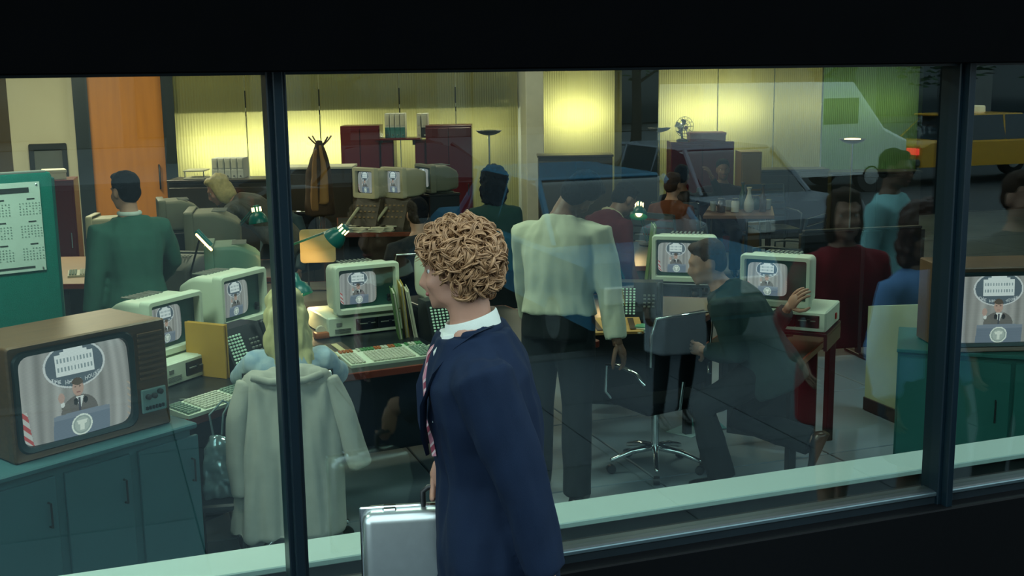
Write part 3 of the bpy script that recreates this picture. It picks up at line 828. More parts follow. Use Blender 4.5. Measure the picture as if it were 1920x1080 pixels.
def picture_mesh(name, W, Hh, wd, hg, bulge, **kw):
    img = broadcast(W, Hh, **kw)
    xs, ys = np.linspace(-1, 1, W + 1), np.linspace(-1, 1, Hh + 1)
    X, Y = np.meshgrid(xs, ys)
    # rounded tube corners: pull the outline in
    rr = np.clip(1 - .10 * np.abs(X) ** 6 * np.abs(Y) ** 6, 0, 1)
    vs = np.stack([X * rr * wd / 2, -bulge * (1 - (X ** 2 * .5 + Y ** 2 * .5)), Y * rr * hg / 2], -1).reshape(-1, 3)
    i, j = np.meshgrid(np.arange(W), np.arange(Hh)); k0 = (j * (W + 1) + i).ravel()
    fs = np.stack([k0, k0 + 1, k0 + W + 2, k0 + W + 1], 1)
    me = bpy.data.meshes.new(name); me.from_pydata(vs.tolist(), [], fs.tolist())
    at = me.color_attributes.new('picture', 'FLOAT_COLOR', 'CORNER')
    c = np.concatenate([img.reshape(-1, 3), np.ones((W * Hh, 1))], 1)
    at.data.foreach_set('color', np.repeat(c, 4, 0).astype(np.float32).ravel())
    me.materials.append(M_SCREEN)
    me.polygons.foreach_set('use_smooth', [True] * len(me.polygons))
    return me
PIC_TV = picture_mesh('broadcast_picture', 200, 150, .50, .385, .025)
PIC_TV2 = picture_mesh('broadcast_picture_b', 160, 120, .50, .385, .02, stars=True)
PIC_MON = picture_mesh('broadcast_picture_c', 110, 84, .235, .195, .012)
PIC_TALL = picture_mesh('broadcast_picture_d', 60, 70, .19, .20, .012)
def child_mesh(name, me, parent, loc, rx=0.0):
    o = bpy.data.objects.new(name, me); COL.objects.link(o); o.parent = parent; o.location = loc; o.rotation_euler = (rx, 0, 0)
    return o
def rrect(w, h, r, y, cx=0, cz=0, n=4):
    pts = []
    for sx, sz, a0 in ((1, 1, 0), (-1, 1, 90), (-1, -1, 180), (1, -1, 270)):
        for i in range(n + 1):
            a = math.radians(a0 + 90 * i / n)
            pts.append((cx + sx * (w / 2 - r) + r * math.cos(a), y, cz + sz * (h / 2 - r) + r * math.sin(a)))
    return pts
def frame_ring(b, ow, oh, iw, ih, y0, y1, ocx=0, ocz=0, icx=0, icz=0, ro=.02, ri=.012, lip=0.0):
    b.loft([rrect(ow - .01, oh - .01, ro, y1, ocx, ocz), rrect(ow, oh, ro, y1 - .004 if y1 > y0 else y1, ocx, ocz), rrect(ow, oh, ro, y0 + .008, ocx, ocz), rrect(ow - .012, oh - .012, ro, y0, ocx, ocz), rrect(iw, ih, ri, y0 + lip, icx, icz), rrect(iw - .01, ih - .01, ri, y1 - .002, icx, icz)], cap=False)

# ---- computer monitor: front towards -Y, standing on z = 0
def make_monitor(label, group, m=M_BEIGE):
    r = thing('computer_monitor', label, 'monitor', group=group)
    b = MB(); b.loft([rrect(.385, .275, .025, -.115, 0, .16), rrect(.39, .28, .03, .03, 0, .16), rrect(.36, .25, .03, .09, 0, .155), rrect(.30, .20, .03, .17, 0, .14), rrect(.24, .16, .03, .20, 0, .13)])
    b.build('housing', m, r, smooth=40)
    b = MB(); frame_ring(b, .415, .305, .365, .245, -.175, -.11, 0, .16, 0, .163)
    b.build('bezel', m, r, smooth=40)
    b = MB(); b.box((0, -.122, .163), (.372, .02, .252)); fc = b.build('face_panel', M_DARKBEZ, r)
    child_mesh('screen', PIC_MON, r, (-.052, -.135, .165))
    for z in (.075, .10): MB().lathe([(.011, 0), (.012, .018), (.009, .02)], 12, Matrix.Translation((.145, -.132, z)) @ Matrix.Rotation(math.pi / 2, 4, 'X')).build('knob', M_BLACKPL, r, smooth=40)
    b = MB()
    for i in range(8): b.box((-.10 + i * .028, .06, .302), (.012, .10, .006))
    b.build('vent_slot', M_GREYPL, r)
    MB().box((0, .0, .010), (.28, .26, .02), .004).build('foot', m, r)
    return r
def make_unit(label, group, m=M_BEIGE):
    r = thing('computer_unit', label, 'computer', group=group)
    b = MB(); b.box((0, .01, .072), (.50, .40, .136), .008); b.build('case', m, r)
    b = MB(); frame_ring(b, .495, .132, .285, .086, -.205, -.188, 0, .072, .072, .073, .008, .004); b.build('front_panel', m, r, smooth=30)
    for x in (.004, .141):
        dv = MB().box((x, -.196, .073), (.134, .02, .082), .003).build('disk_drive', M_BLACKPL, r)
        MB().box((x, -.209, .078), (.10, .008, .007), .001).build('slot', M_GREYPL, dv)
        MB().box((x + .01, -.211, .078), (.02, .012, .022), .002).build('latch', M_BLACKPL, dv)
    MB().box((-.178, -.206, .088), (.034, .006, .026), .001).build('badge', M_GREYPL, r)
    b = MB()
    for i in range(5): b.box((-.155, -.206, .028 + i * .007), (.10, .004, .003))
    b.build('vent_slot', M_GREYPL, r)
    MB().box((.252, .08, .06), (.012, .03, .04), .002).build('power_switch', mat('red_switch', (.4, .02, .01), .4), r)
    return r
def make_keyboard(label, wide=.50, dep=.20, colour=False, m=M_BEIGE):
    r = thing('keyboard', label, 'keyboard')
    b = MB(); b.loft([[(-wide/2, -dep/2, 0), (wide/2, -dep/2, 0), (wide/2, dep/2, 0), (-wide/2, dep/2, 0)], [(-wide/2, -dep/2, .016), (wide/2, -dep/2, .016), (wide/2, dep/2, .036), (-wide/2, dep/2, .036)]]); b.build('case', m, r)
    cols = {'key_cream': (mat('key_cream', (.52, .52, .42), .5), MB()), 'key_grey': (mat('key_grey_green', (.18, .26, .20), .5), MB())}
    if colour:
        cols['key_green'] = (mat('key_green', (.06, .22, .08), .5), MB()); cols['key_orange'] = (mat('key_orange', (.35, .09, .02), .5), MB())
    nx, ny = int(wide / .021), int(dep / .024)
    for i in range(nx):
        for j in range(ny):
            x = -wide/2 + .018 + i * (wide - .036) / (nx - 1); y = -dep/2 + .02 + j * (dep - .04) / max(1, ny - 1)
            if colour and (j == ny - 3 or (j < ny - 3 and i in (4, 5))): continue
            if i in (nx - 6, nx // 5): continue
            kind = 'key_cream'
            if colour:
                if j >= ny - 2: kind = ['key_orange', 'key_orange', 'key_cream', 'key_green', 'key_green', 'key_orange', 'key_cream', 'key_orange', 'key_green', 'key_green', 'key_cream', 'key_green'][i * 12 // nx]
                elif i > nx - 7: kind = 'key_grey'
            elif i > nx - 6 or i < nx // 5: kind = 'key_grey'
            cols[kind][1].box((x, y, .018 + .02 * (y + dep / 2) / dep + .004), (.016, .017, .010), .002)
    for nm, (mm, bb) in cols.items():
        if bb.v: bb.build(nm, mm, r)['kind'] = 'stuff'
    b = MB(); b.tube([(0, dep/2, .015), (.03, dep/2 + .05, .006), (-.02, dep/2 + .12, .004)], .004, 5); b.build('cable', M_GREYPL, r)
    return r
def make_turret(label, w_=.24, h_=.26, lit=True):
    r = thing('dealer_phone', label, 'phone', group='dealer phones on the desks')
    # sloping console
    b = MB(); b.loft([[(-w_/2, -.10, 0), (w_/2, -.10, 0), (w_/2, .12, 0), (-w_/2, .12, 0)], [(-w_/2, -.10, .02), (w_/2, -.10, .02), (w_/2, .12, .02), (-w_/2, .12, .02)], [(-w_/2, .0, h_), (w_/2, .0, h_), (w_/2, .12, h_), (-w_/2, .12, h_)]])
    b.build('console', M_BLACKPL, r, smooth=30)
    b = MB(); m_ = mat('dealer_button_glow', (.4, .55, .42), .4, emit=(.35, .6, .42), estr=.35)
    sl = math.atan2(h_ - .02, .10)
    for i in range(5):
        for j in range(10):
            f = .16 + j * .074
            b.box((-w_ * .42 + i * .024, -.10 + .10 * f - .004, .02 + (h_ - .02) * f), (.013, .010, .010), .002)
    b.build('button', m_, r)['kind'] = 'stuff'
    b = MB()
    for i in range(3):
        for j in range(4): b.box((w_ * .12 + i * .028, -.10 + .10 * (.35 + j * .1) - .004, .02 + (h_ - .02) * (.35 + j * .1)), (.016, .010, .012), .002)
    b.build('dial_key', M_GREYPL, r)['kind'] = 'stuff'
    b = MB(); b.tube([(w_ * .42, -.09, .06), (w_ * .42, -.085, .10), (w_ * .42, -.06, .20), (w_ * .42, -.05, .24)], [.02, .013, .013, .02], 8, round_end=True); b.build('handset', M_BLACKPL, r, smooth=60)
    return r
def make_board(label, m, strip):
    r = thing('intercom_board', label, 'intercom', group='intercom boards on the desks')
    b = MB(); b.loft([[(-.13, -.13, 0), (.13, -.13, 0), (.13, .13, 0), (-.13, .13, 0)], [(-.13, -.13, .015), (.13, -.13, .015), (.13, .13, .05), (-.13, .13, .05)]]); b.build('case', m, r)
    R = Matrix.Translation((0, 0, .034)) @ Matrix.Rotation(math.atan2(.035, .26), 4, 'X')
    for x in (-.07, 0, .07): MB().box((x, 0, .003), (.036, .20, .006), .002, R).build('key_strip', strip, r)
    return r
def make_lamp(label, base, head, aim, glow=True, col=(1, .62, .28), power=6, group='green desk lamps', vent=True, arm_mid=None):
    """base and head are places in the room; aim is the direction the shade opens to"""
    base, head, aim = Vector(base), Vector(head), Vector(aim).normalized()
    r = thing('desk_lamp', label, 'lamp', base, 0, group)
    h = head - base
    MB().lathe([(.02, .0), (.085, .0), (.09, .012), (.03, .025), (.015, .03)], 20).build('base', M_BLACKPL, r, smooth=40)
    mid = Vector(arm_mid) - base if arm_mid is not None else Vector((h.x * .1 - .05, h.y * .1 + .03, h.z * .75))
    b = MB()
    for o in (-.012, .012): b.tube([(o, 0, .02), mid + Vector((o, 0, 0)), h + Vector((o, 0, .03)) - aim * .05], .005, 6)
    b.build('arm', M_GREENLAMP, r, smooth=60)
    q = Vector((0, 0, -1)).rotation_difference(aim).to_matrix().to_4x4()
    M = Matrix.Translation(h) @ q
    sh = MB(); prof = [(.022, .09), (.030, .085), (.036, .03), (.060, .01), (.078, -.03), (.082, -.06), (.079, -.058), (.075, -.03), (.056, .005), (.030, .02)]
    s_ = sh.lathe(prof, 24, M).build('shade', M_GREENLAMP, r, smooth=50)
    if vent:
        b = MB()
        for k in range(8):
            a = k * math.pi / 4; b.box((.0345 * math.cos(a), .0345 * math.sin(a), .055), (.009, .009, .035), 0, M)
        b.build('vent_slot', M_BULB, s_)
    MB().ell(M @ Vector((0, 0, -.022)), (.032, .032, .036), 12).build('bulb', M_BULB, r, smooth=179)
    if power:
        l = bpy.data.lights.new('desk_lamp_light', 'SPOT'); l.energy = power; l.color = col; l.spot_size = math.radians(115); l.spot_blend = .6; l.shadow_soft_size = .04
        o = bpy.data.objects.new('desk_lamp_light', l); COL.objects.link(o); o.parent = r
        o.matrix_local = Matrix.Translation(h + aim * .05) @ q
    return r
def make_tv(label, loc, rz, pic, panel_right=True):
    r = thing('television', label, 'television', loc, rz)
    W_, H_ = .72, .47
    b = MB(); frame_ring(b, W_, H_, .545, .415, -.22, -.17, 0, H_/2, -.065, H_/2, .012, .05, .012)
    b.build('front_frame', M_TVWOOD, r, smooth=30)
    b = MB(); b.box((0, .0, H_/2), (W_ - .005, .38, H_ - .005), .006); b.build('cabinet', M_TVWOOD, r)
    b = MB(); b.loft([rrect(.56, .40, .05, .18, 0, .23), rrect(.50, .36, .05, .25, 0, .23), rrect(.30, .24, .05, .30, 0, .21)]); b.build('rear_cover', M_BLACKPL, r, smooth=40)
    b = MB(); frame_ring(b, .545, .418, .492, .372, -.218, -.185, -.065, H_/2, -.065, H_/2, .05, .045, .006); b.build('tube_surround', M_BEZEL, r, smooth=40)
    child_mesh('screen', pic, r, (-.065, -.192, H_/2))
    cp = MB().box((.278, -.222, .125), (.122, .012, .105), .004).build('control_panel', mat('control_panel_silver', (.22, .34, .33), .35, .3), r)
    for x, z in ((.245, .145), (.275, .145), (.305, .158)): MB().lathe([(.012, 0), (.012, .014), (.009, .016)], 12, Matrix.Translation((x, -.228, z)) @ Matrix.Rotation(math.pi / 2, 4, 'X')).build('knob', M_BLACKPL, cp, smooth=40)
    for i in range(6): MB().box((.238 + i * .016, -.23, .095), (.010, .012, .016), .002).build('push_button', M_BLACKPL, cp)
    for i in range(9): MB().box((.278, -.2225, .225 + i * .024), (.122, .008, .014), .002).build('grille_slat', M_TVWOOD, r)
    for sx in (-.3, .3): MB().box((sx, .0, .004), (.04, .3, .008)).build('foot', M_BLACKPL, r)
    return r
M_BLKFAB = mat('black_chair_fabric', (.006, .008, .010), .95, 0, .2, 40, spec=.05)
def make_swivel_chair(label, loc, rz, m=M_BLACKPL, arms=True, back_h=.42):
    r = thing('swivel_chair', label, 'chair', loc, rz, 'swivel chairs at the desks')
    for k in range(5):
        a = k * 2 * math.pi / 5 + .3
        c, s = math.cos(a), math.sin(a)
        lg = MB().tube([(.03 * c, .03 * s, .14), (.15 * c, .15 * s, .125), (.27 * c, .27 * s, .085)], [.022, .018, .014], 8, round_end=True).build('leg', M_CHROME, r, smooth=60)
        MB().lathe([(.006, -.02), (.026, -.018), (.028, 0), (.026, .018), (.006, .02)], 12, Matrix.Translation((.275 * c, .275 * s, .028)) @ Matrix.Rotation(a, 4, 'Z') @ Matrix.Rotation(math.pi / 2, 4, 'X')).build('castor', M_BLACKPL, lg, smooth=40)
    MB().tube([(0, 0, .12), (0, 0, .40)], .024, 10).build('column', M_CHROME, r, smooth=60)
    MB().box((0, 0, .45), (.48, .46, .07), .03, seg=3).build('seat', m if m is not M_BLACKPL else M_BLKFAB, r, smooth=50)
    b = MB(); b.loft([[(x, -.20 - .02 * math.cos(x * 5) + dz * .12 + th, .56 + dz * back_h) for x, th in [(-.21, 0), (-.1, -.02), (0, -.026), (.1, -.02), (.21, 0), (.215, .025), (.1, .02), (0, .014), (-.1, .02), (-.215, .025)]] for dz in (0, .25, .5, .75, 1)][::1]); 
    # backrest leans back (towards -Y)
    for i, q in enumerate(b.v): b.v[i] = (q[0], q[1] - 2 * (q[2] - .56) * .12, q[2])
    b.build('backrest', m if m is not M_BLACKPL else M_BLKFAB, r, smooth=50)
    MB().tube([(0, -.05, .41), (0, -.22, .43), (0, -.25, .60)], .014, 8).build('back_post', M_CHROME, r, smooth=60)
    b = MB(); b.tube([(-.215, -.22, .56 + back_h * .35), (-.222, -.235, .56 + back_h * .8), (-.20, -.245, .565 + back_h), (.20, -.245, .565 + back_h), (.222, -.235, .56 + back_h * .8), (.215, -.22, .56 + back_h * .35)], .009, 8); b.build('back_rail', M_CHROME, r, smooth=60)
    if arms:
        for s in (-1, 1):
            b = MB(); b.tube([(s * .22, .12, .44), (s * .27, .13, .50), (s * .27, .12, .66), (s * .27, .0, .68), (s * .27, -.16, .66), (s * .24, -.20, .60)], .012, 8); b.build('armrest', M_CHROME, r, smooth=60)
    return r
def make_desk(label, poly, z=.78, legs=(), group='trading desks', edge=M_DESKEDGE, top=M_DESK):
    c = Vector((sum(p[0] for p in poly) / len(poly), sum(p[1] for p in poly) / len(poly), 0))
    pl = [(p[0] - c.x, p[1] - c.y) for p in poly]
    r = thing('desk', label, 'desk', c, 0, group)
    MB().prism(pl, z - .03, z).build('desktop', top, r)
    sh = [(p[0] * .995, p[1] * .995) for p in pl]
    # hard wood lipping all round
    for i in range(len(pl)):
        a, q = Vector((*pl[i], 0)), Vector((*pl[(i + 1) % len(pl)], 0)); d = (q - a).normalized(); n = Vector((d.y, -d.x, 0))
        L = (q - a).length; mid = (a + q) / 2
        mt = Matrix.Translation(mid + Vector((0, 0, z - .020)) + n * .006) @ Matrix.Rotation(math.atan2(d.y, d.x), 4, 'Z')
        MB().box((0, 0, 0), (L, .014, .042), .004, mt).build('edge_lipping', edge, r)
    a, q = Vector((*pl[-2], 0)) * .9, Vector((*pl[-1], 0)) * .9
    a, q = Vector((*pl[0], 0)), Vector((*pl[1], 0)); bk0, bk1 = Vector((*pl[-1], 0)), Vector((*pl[2], 0))
    a, q = a.lerp(bk0, .55), q.lerp(bk1, .55); d = (q - a).normalized()
    mt = Matrix.Translation((a + q) / 2 + Vector((0, 0, (z - .03) / 2 + .04))) @ Matrix.Rotation(math.atan2(d.y, d.x), 4, 'Z')
    MB().box((0, 0, 0), ((q - a).length * .92, .02, z - .11), .002, mt).build('added_dark_panel', M_DESK, r)  # dark sheet added to keep the space below the desktop black
    for p in pl:
        q = Vector((p[0] * .88, p[1] * .84, 0)); MB().box((q.x, q.y, (z - .03) / 2), (.05, .05, z - .03), .004).build('leg', M_BLACKPL, r)
    return r
def corner_root(corner, rz, off):
    return Vector(corner) - Matrix.Rotation(rz, 3, 'Z') @ Vector((off[0], off[1], 0))
# ================================================================== NEAR ROW
ZD = .78
rad = math.radians
# --- left television on its slate cabinet
a_, c_ = Z(28, 874, .86), Z(323, 792, .86)
tvr = math.atan2(c_.y - a_.y, c_.x - a_.x)
tvm = (a_ + c_) / 2
tvp = tvm + Matrix.Rotation(tvr, 3, 'Z') @ Vector((0, .22, 0))
make_tv('walnut television showing a speaker, on the slate blue cabinet', (tvp.x, tvp.y, .86), tvr, PIC_TV)
cb = thing('low_cabinet', 'slate blue low cabinet carrying the walnut television', 'cabinet', (tvp.x, tvp.y, 0), tvr)
MB().box((-.10, .03, .42), (1.02, .62, .84), .004).build('carcass', M_SLATE, cb)
MB().box((-.10, .02, .847), (1.06, .66, .026), .006).build('top', M_SLATE, cb)
for x in (-.40, -.06, .28): 
    dr = MB().box((x + .01, -.286, .44), (.30, .018, .72), .003).build('door', M_SLATE, cb)
    MB().tube([(x + .12, -.295, .70), (x + .12, -.315, .70), (x + .12, -.315, .60), (x + .12, -.295, .60)], .005, 6).build('handle', M_BLACKPL, dr)
# --- green partition screen with year planner
pt = D(100, 320, 5.5); pz = pt.z
prz = PHI(38)
pr = thing('partition_screen', 'teal green fabric partition screen holding a year planner', 'partition', (pt.x, pt.y, 0), prz)
MB().box((-.62, .04, pz / 2), (1.24, .075, pz), .03, seg=2).build('panel', M_GREENPANEL, pr, smooth=40)
MB().box((-.62, .04, pz - .003), (1.18, .05, .012), .003).build('top_trim', M_GREYPL, pr)
MB().box((-.004, .04, pz / 2), (.02, .06, pz - .06), .006).build('edge_trim', mat('dark_green_trim', (0.0, .06, .05), .4), pr)
for x in (-1.15, -.1): MB().box((x, .04, .02), (.05, .34, .04), .008).build('foot', M_BLACKPL, pr)
pl = thing('year_planner', 'printed year planner sheet pinned to the teal partition', 'calendar', (pt.x, pt.y, 0), prz)
zt, zb_ = pz - .045, pz - .045 - .415
MB().box((-.36, -.002, (zt + zb_) / 2), (.58, .004, zt - zb_)).build('sheet', mat('planner_paper', (.50, .62, .55), .8), pl)
MB().box((-.37, -.0045, zt - .035), (.50, .003, .022)).build('header_bar', M_INK, pl)
MB().box((-.37, -.0045, zb_ + .02), (.50, .003, .008)).build('footer_bar', M_INK, pl)
b = MB(); b2 = MB()
for cx in range(4):
    for cy in range(3):
        x0, z0 = -.57 + cx * .135, zt - .085 - cy * .105
        b2.box((x0 + .05, -.0045, z0 + .008), (.035, .002, .005))
        for i in range(7):
            for j in range(5):
                if (i * 3 + j * 5 + cx + cy) % 11 == 0: continue
                b.box((x0 + i * .0145, -.0045, z0 - .012 - j * .0125), (.0055, .002, .0045))
b.build('date', mat('planner_grey_print', (.22, .32, .28), .8), pl)['kind'] = 'stuff'; b2.build('month_name', M_INK, pl)['kind'] = 'stuff'
for x, z in ((-.085, zt - .012), (-.085, zb_ + .012)): MB().ell((x, -.006, z), (.005, .004, .005), 8).build('pin', M_CHROME, pl)

# --- desks
F3 = [Z(615, 635, ZD), Z(760, 618, ZD)]
dm = math.atan2(F3[1].y - F3[0].y, F3[1].x - F3[0].x)
def along(o, a, x, y): 
    v = Matrix.Rotation(a, 3, 'Z') @ Vector((x, y, 0)); return (o[0] + v.x, o[1] + v.y)
o3 = Z(655, 700, ZD)
make_desk('dark trading desk with mahogany edge under the middle monitor', [along(o3, dm, -.24, 0), along(o3, dm, 1.55, 0), along(o3, dm, 1.55, 1.25), along(o3, dm, -.10, 1.25)])
oL = Z(330, 792, ZD); aL = rad(38)
make_desk('dark trading desk with mahogany edge behind the walnut television', [along(oL, aL, .0, 0), along(oL, aL, .62, 0), along(oL, aL, 1.34, .60), along(oL, aL, 1.25, 1.28), along(oL, aL, .3, 1.25), along(oL, aL, .12, .6)])
oR = Z(1352, 660, .74); oR2 = Z(1497, 676, .74); aR = math.atan2(oR2.y - oR.y, oR2.x - oR.x)
make_desk('dark trading desk with red edge under the dusty green papers', [along(oR, aR, -.14, 0), along(oR, aR, .46, 0), along(oR, aR, .42, 1.0), along(oR, aR, -.20, 1.0)], .74)
# --- monitors and system units
GM, GU = 'beige monitors showing the broadcast', 'beige computer units'
def place(o, p, rz): o.location = p; o.rotation_euler = (0, 0, rz); return o
u3 = make_unit('beige computer unit under the middle monitor', GU)
mid3 = (F3[0] + F3[1]) / 2; p3 = mid3 + Matrix.Rotation(dm, 3, 'Z') @ Vector((0, .205, 0)); p3.z = ZD
place(u3, p3, dm); u3.scale = (1, 1, .88)
m3 = make_monitor('beige monitor centred on its computer unit beside the tousled walker', GM)
q = D(692, 601, dof(p3) - .19)
place(m3, (q.x + .17 * -math.sin(dm), q.y + .17 * math.cos(dm), ZD + .125), dm)
r1 = rad(44); c1 = Z(425, 690, ZD)
p1 = corner_root(c1, r1, (.25, -.205)); p1.z = ZD
dup(u3, p1, r1, 'beige computer unit on the desk behind the walnut television', GU)
c1m = Z(384, 648, ZD + .125); p1m = corner_root(c1m, r1, (.205, -.17)); p1m.z = ZD + .125
dup(m3, p1m, r1, 'pale monitor right behind the walnut television', GM)
r2 = rad(45); c2 = D(503, 598, 6.75); p2 = corner_root(c2, r2, (.205, -.17)); z2 = c2.z; p2.z = z2
dup(m3, p2, r2, 'pale monitor next to the blonde woman', GM)
rs = thing('monitor_riser', 'dark riser shelf under the monitor by the blonde woman', 'shelf', (p2.x, p2.y, ZD), r2)
MB().box((0, 0, z2 - ZD - .012), (.50, .36, .024), .004).build('shelf', M_DESK, rs)
for x in (-.24, .24): MB().box((x, 0, (z2 - ZD - .024) / 2), (.02, .34, z2 - ZD - .024)).build('side', M_DESK, rs)
# folder box between the two left monitors
yb = D(405, 690, 6.05); yb.z = ZD
fd = thing('folder_box', 'ochre card folder standing between the two pale monitors', 'folder', yb, r2)
zt_ = D(400, 608, 6.05).z - ZD
MB().box((0, .06, zt_ / 2), (.012, .26, zt_), .002).build('cover', M_YELLOWCARD, fd); MB().box((.02, .06, zt_ / 2), (.012, .26, zt_), .002).build('cover', M_YELLOWCARD, fd); MB().box((.01, .062, zt_ / 2 - .006), (.008, .24, zt_ - .02)).build('papers', M_PAPER, fd)
# mon4 and its riser
c4 = D(804, 573, 7.05); r4 = rad(8); p4 = corner_root(c4, r4, (-.205, -.17)); p4.z = c4.z
dup(m3, p4, r4, 'beige monitor half hidden behind the tousled walker', GM)
rs = thing('monitor_riser', 'dark riser shelf under the half hidden monitor', 'shelf', (p4.x, p4.y, ZD), r4)
MB().box((0, .02, c4.z - ZD - .012), (.50, .34, .024), .004).build('shelf', M_DESK, rs)
for x in (-.24, .24): MB().box((x, .02, (c4.z - ZD - .024) / 2), (.02, .32, c4.z - ZD - .024)).build('side', M_DESK, rs)
# mon5, mon6 on the right
r6 = rad(-46); c6 = D(1387, 573, 6.85); ZD2 = .74
p6 = corner_root(c6, r6, (-.205, -.17)); p6.z = c6.z
dup(m3, p6, r6, 'beige monitor touched by the striding man', GM)
dup(u3, (p6.x + .05, p6.y - .03, c6.z - .125), r6, 'beige computer unit under the monitor the striding man touches', GU)
if c6.z - .125 > ZD2 + .01:
    rs = thing('monitor_riser', 'dark riser under the computer unit the striding man reaches over', 'shelf', (p6.x + .05, p6.y - .03, ZD2), r6)
    hh = c6.z - .125 - ZD2
    MB().box((0, 0, hh - .01), (.52, .42, .02), .003).build('shelf', M_DESK, rs)
    for x in (-.25, .25): MB().box((x, 0, (hh - .02) / 2), (.02, .40, max(.005, hh - .02))).build('side', M_DESK, rs)
r5 = rad(-34); c5 = D(1222, 530, 7.55); p5 = corner_root(c5, r5, (-.205, -.17)); p5.z = c5.z
dup(m3, p5, r5, 'beige monitor behind the striding man\'s head', GM)
make_desk('dark trading desk under the monitor behind the striding man', [along((p5.x, p5.y), r5, -.75, -.42), along((p5.x, p5.y), r5, .10, -.30), along((p5.x, p5.y), r5, .30, .45), along((p5.x, p5.y), r5, -.75, .45)])
rs = thing('monitor_riser', 'dark riser shelf under the monitor behind the striding man', 'shelf', (p5.x, p5.y, ZD), r5)
MB().box((0, 0, c5.z - ZD - .012), (.46, .36, .024), .004).build('shelf', M_DESK, rs)
for x in (-.22, .22): MB().box((x, 0, (c5.z - ZD - .024) / 2), (.02, .34, c5.z - ZD - .024)).build('side', M_DESK, rs)
# --- things on the middle desk
k1 = make_keyboard('wide dealer keyboard with coloured keys before the middle monitor', .52, .27, True)
kc = Z(726, 664, ZD + .02); place(k1, (kc.x, kc.y, ZD), dm)
k2 = make_keyboard('pale keyboard on the desk behind the walnut television', .46, .17)
kc = Z(398, 752, ZD + .02); place(k2, (kc.x, kc.y, ZD), rad(38))
k3 = make_keyboard('small pale keypad beside the wide dealer keyboard', .20, .15)
kc = Z(825, 656, ZD + .02); place(k3, (kc.x, kc.y, ZD), dm)
bd = make_board('brown intercom board with cream strips by the blonde woman', mat('brown_plastic', (.06, .045, .03), .5), mat('cream_strip', (.50, .42, .22), .5))
kc = Z(619, 664, ZD + .02); place(bd, (kc.x, kc.y, ZD), dm + .12)
tu = make_turret('black dealer phone with dotted buttons under the half hidden monitor', .30, .24)
kc = Z(852, 640, ZD); place(tu, (kc.x, kc.y + .10, ZD), dm)
M_WARM = mat('warm_lit_plastic', (.50, .28, .08), .5)
b5 = make_board('orange lit intercom board by the white shirted man\'s hip', M_WARM, mat('dark_strip', (.06, .03, .012), .5))
kc = Z(1118, 614, ZD + .02); place(b5, (kc.x, kc.y, ZD), rad(-10))
t5 = dup(tu, (0, 0, 0), 0, 'black dealer phone with green dots left of the striding man')
kc = Z(1206, 602, ZD); place(t5, (kc.x, kc.y + .06, ZD), rad(-28))
t2 = dup(tu, (0, 0, 0), 0, 'black dealer phone with white dots left of the blonde woman')
kc = Z(458, 700, ZD); place(t2, (kc.x, kc.y + .10, ZD), rad(42))
b6 = dup(b5, (0, 0, 0), 0, 'orange lit intercom board beyond the white shirted man\'s hand')
kc = Z(1163, 600, ZD + .06); place(b6, (kc.x, kc.y, ZD), rad(-20))
# upright folders
M_FOLDG = mat('green_folder', (.10, .20, .05), .7); M_FOLDY = mat('yellow_folder', (.48, .33, .05), .7)
def folder(label, p, rz, h, dep, m, tilt=0.0, th=.018):
    r = thing('folder', label, 'folder', p, rz, 'folders standing on the desks')
    T = Matrix.Rotation(tilt, 4, 'Y')
    for x in (-th / 2, th / 2): MB().box((x, 0, h / 2), (.004, dep, h), .001, T).build('cover', m, r)
    MB().box((0, .006, h / 2 - .006), (th - .006, dep - .012, h - .014), 0, T).build('papers', M_PAPER, r)
    return r
for i, (px, m_, lb) in enumerate(((768, M_FOLDY, 'yellow folder leaning by the middle monitor'), (756, M_FOLDG, 'green folder closest to the middle monitor'), (784, M_PAPER, 'cream folder leaning against the yellow one'))):
    kc = Z(px, 632 + i % 2 * 4, ZD); folder(lb, (kc.x, kc.y + .08, ZD), -YAW + .18, .30 + .03 * (i == 0), .20, m_, rad(-5 - 2 * i))
for i, (px, py, m_, lb) in enumerate(((1180, 600, M_FOLDY, 'yellow folder standing by the green dotted dealer phone'), (1172, 598, M_PAPER, 'cream folder standing behind the yellow one by the phone'))):
    kc = Z(px, py, ZD); folder(lb, (kc.x, kc.y + .06, ZD), -YAW - .02, .30, .18, m_, rad(-10 + 4 * i))
kc = D(1208, 520, 7.7); folder('green folder beside the monitor behind the striding man', (kc.x, kc.y, ZD), -YAW - .05, .58, .22, M_FOLDG, rad(6))
# green papers on the right desk
for i, (px, py, rr, lb) in enumerate(((1435, 622, .5, 'green paper hanging over the edge of the right desk'), (1415, 608, .2, 'pale sheet under the touched monitor'), (1450, 606, -.2, 'green printout beside the touched monitor'))):
    kc = Z(px, py, ZD2 + .006 * (i + 1))
    MBx = MB(); MBx.loft([[(-.15, -.10, 0), (.15, -.10, 0), (.15, .10, 0), (-.15, .10, 0)], [(-.148, -.10, .005), (.152, -.10, .005), (.15, .10, .004), (-.15, .10, .004)]])
    tag(MBx.build('paper_sheet', mat('green_paper', (.10, .30, .16), .8) if i != 1 else M_PAPER, None, (kc.x, kc.y, ZD2 + .001 + .006 * i), aR + rr), lb, 'paper', 'papers on the right desk')
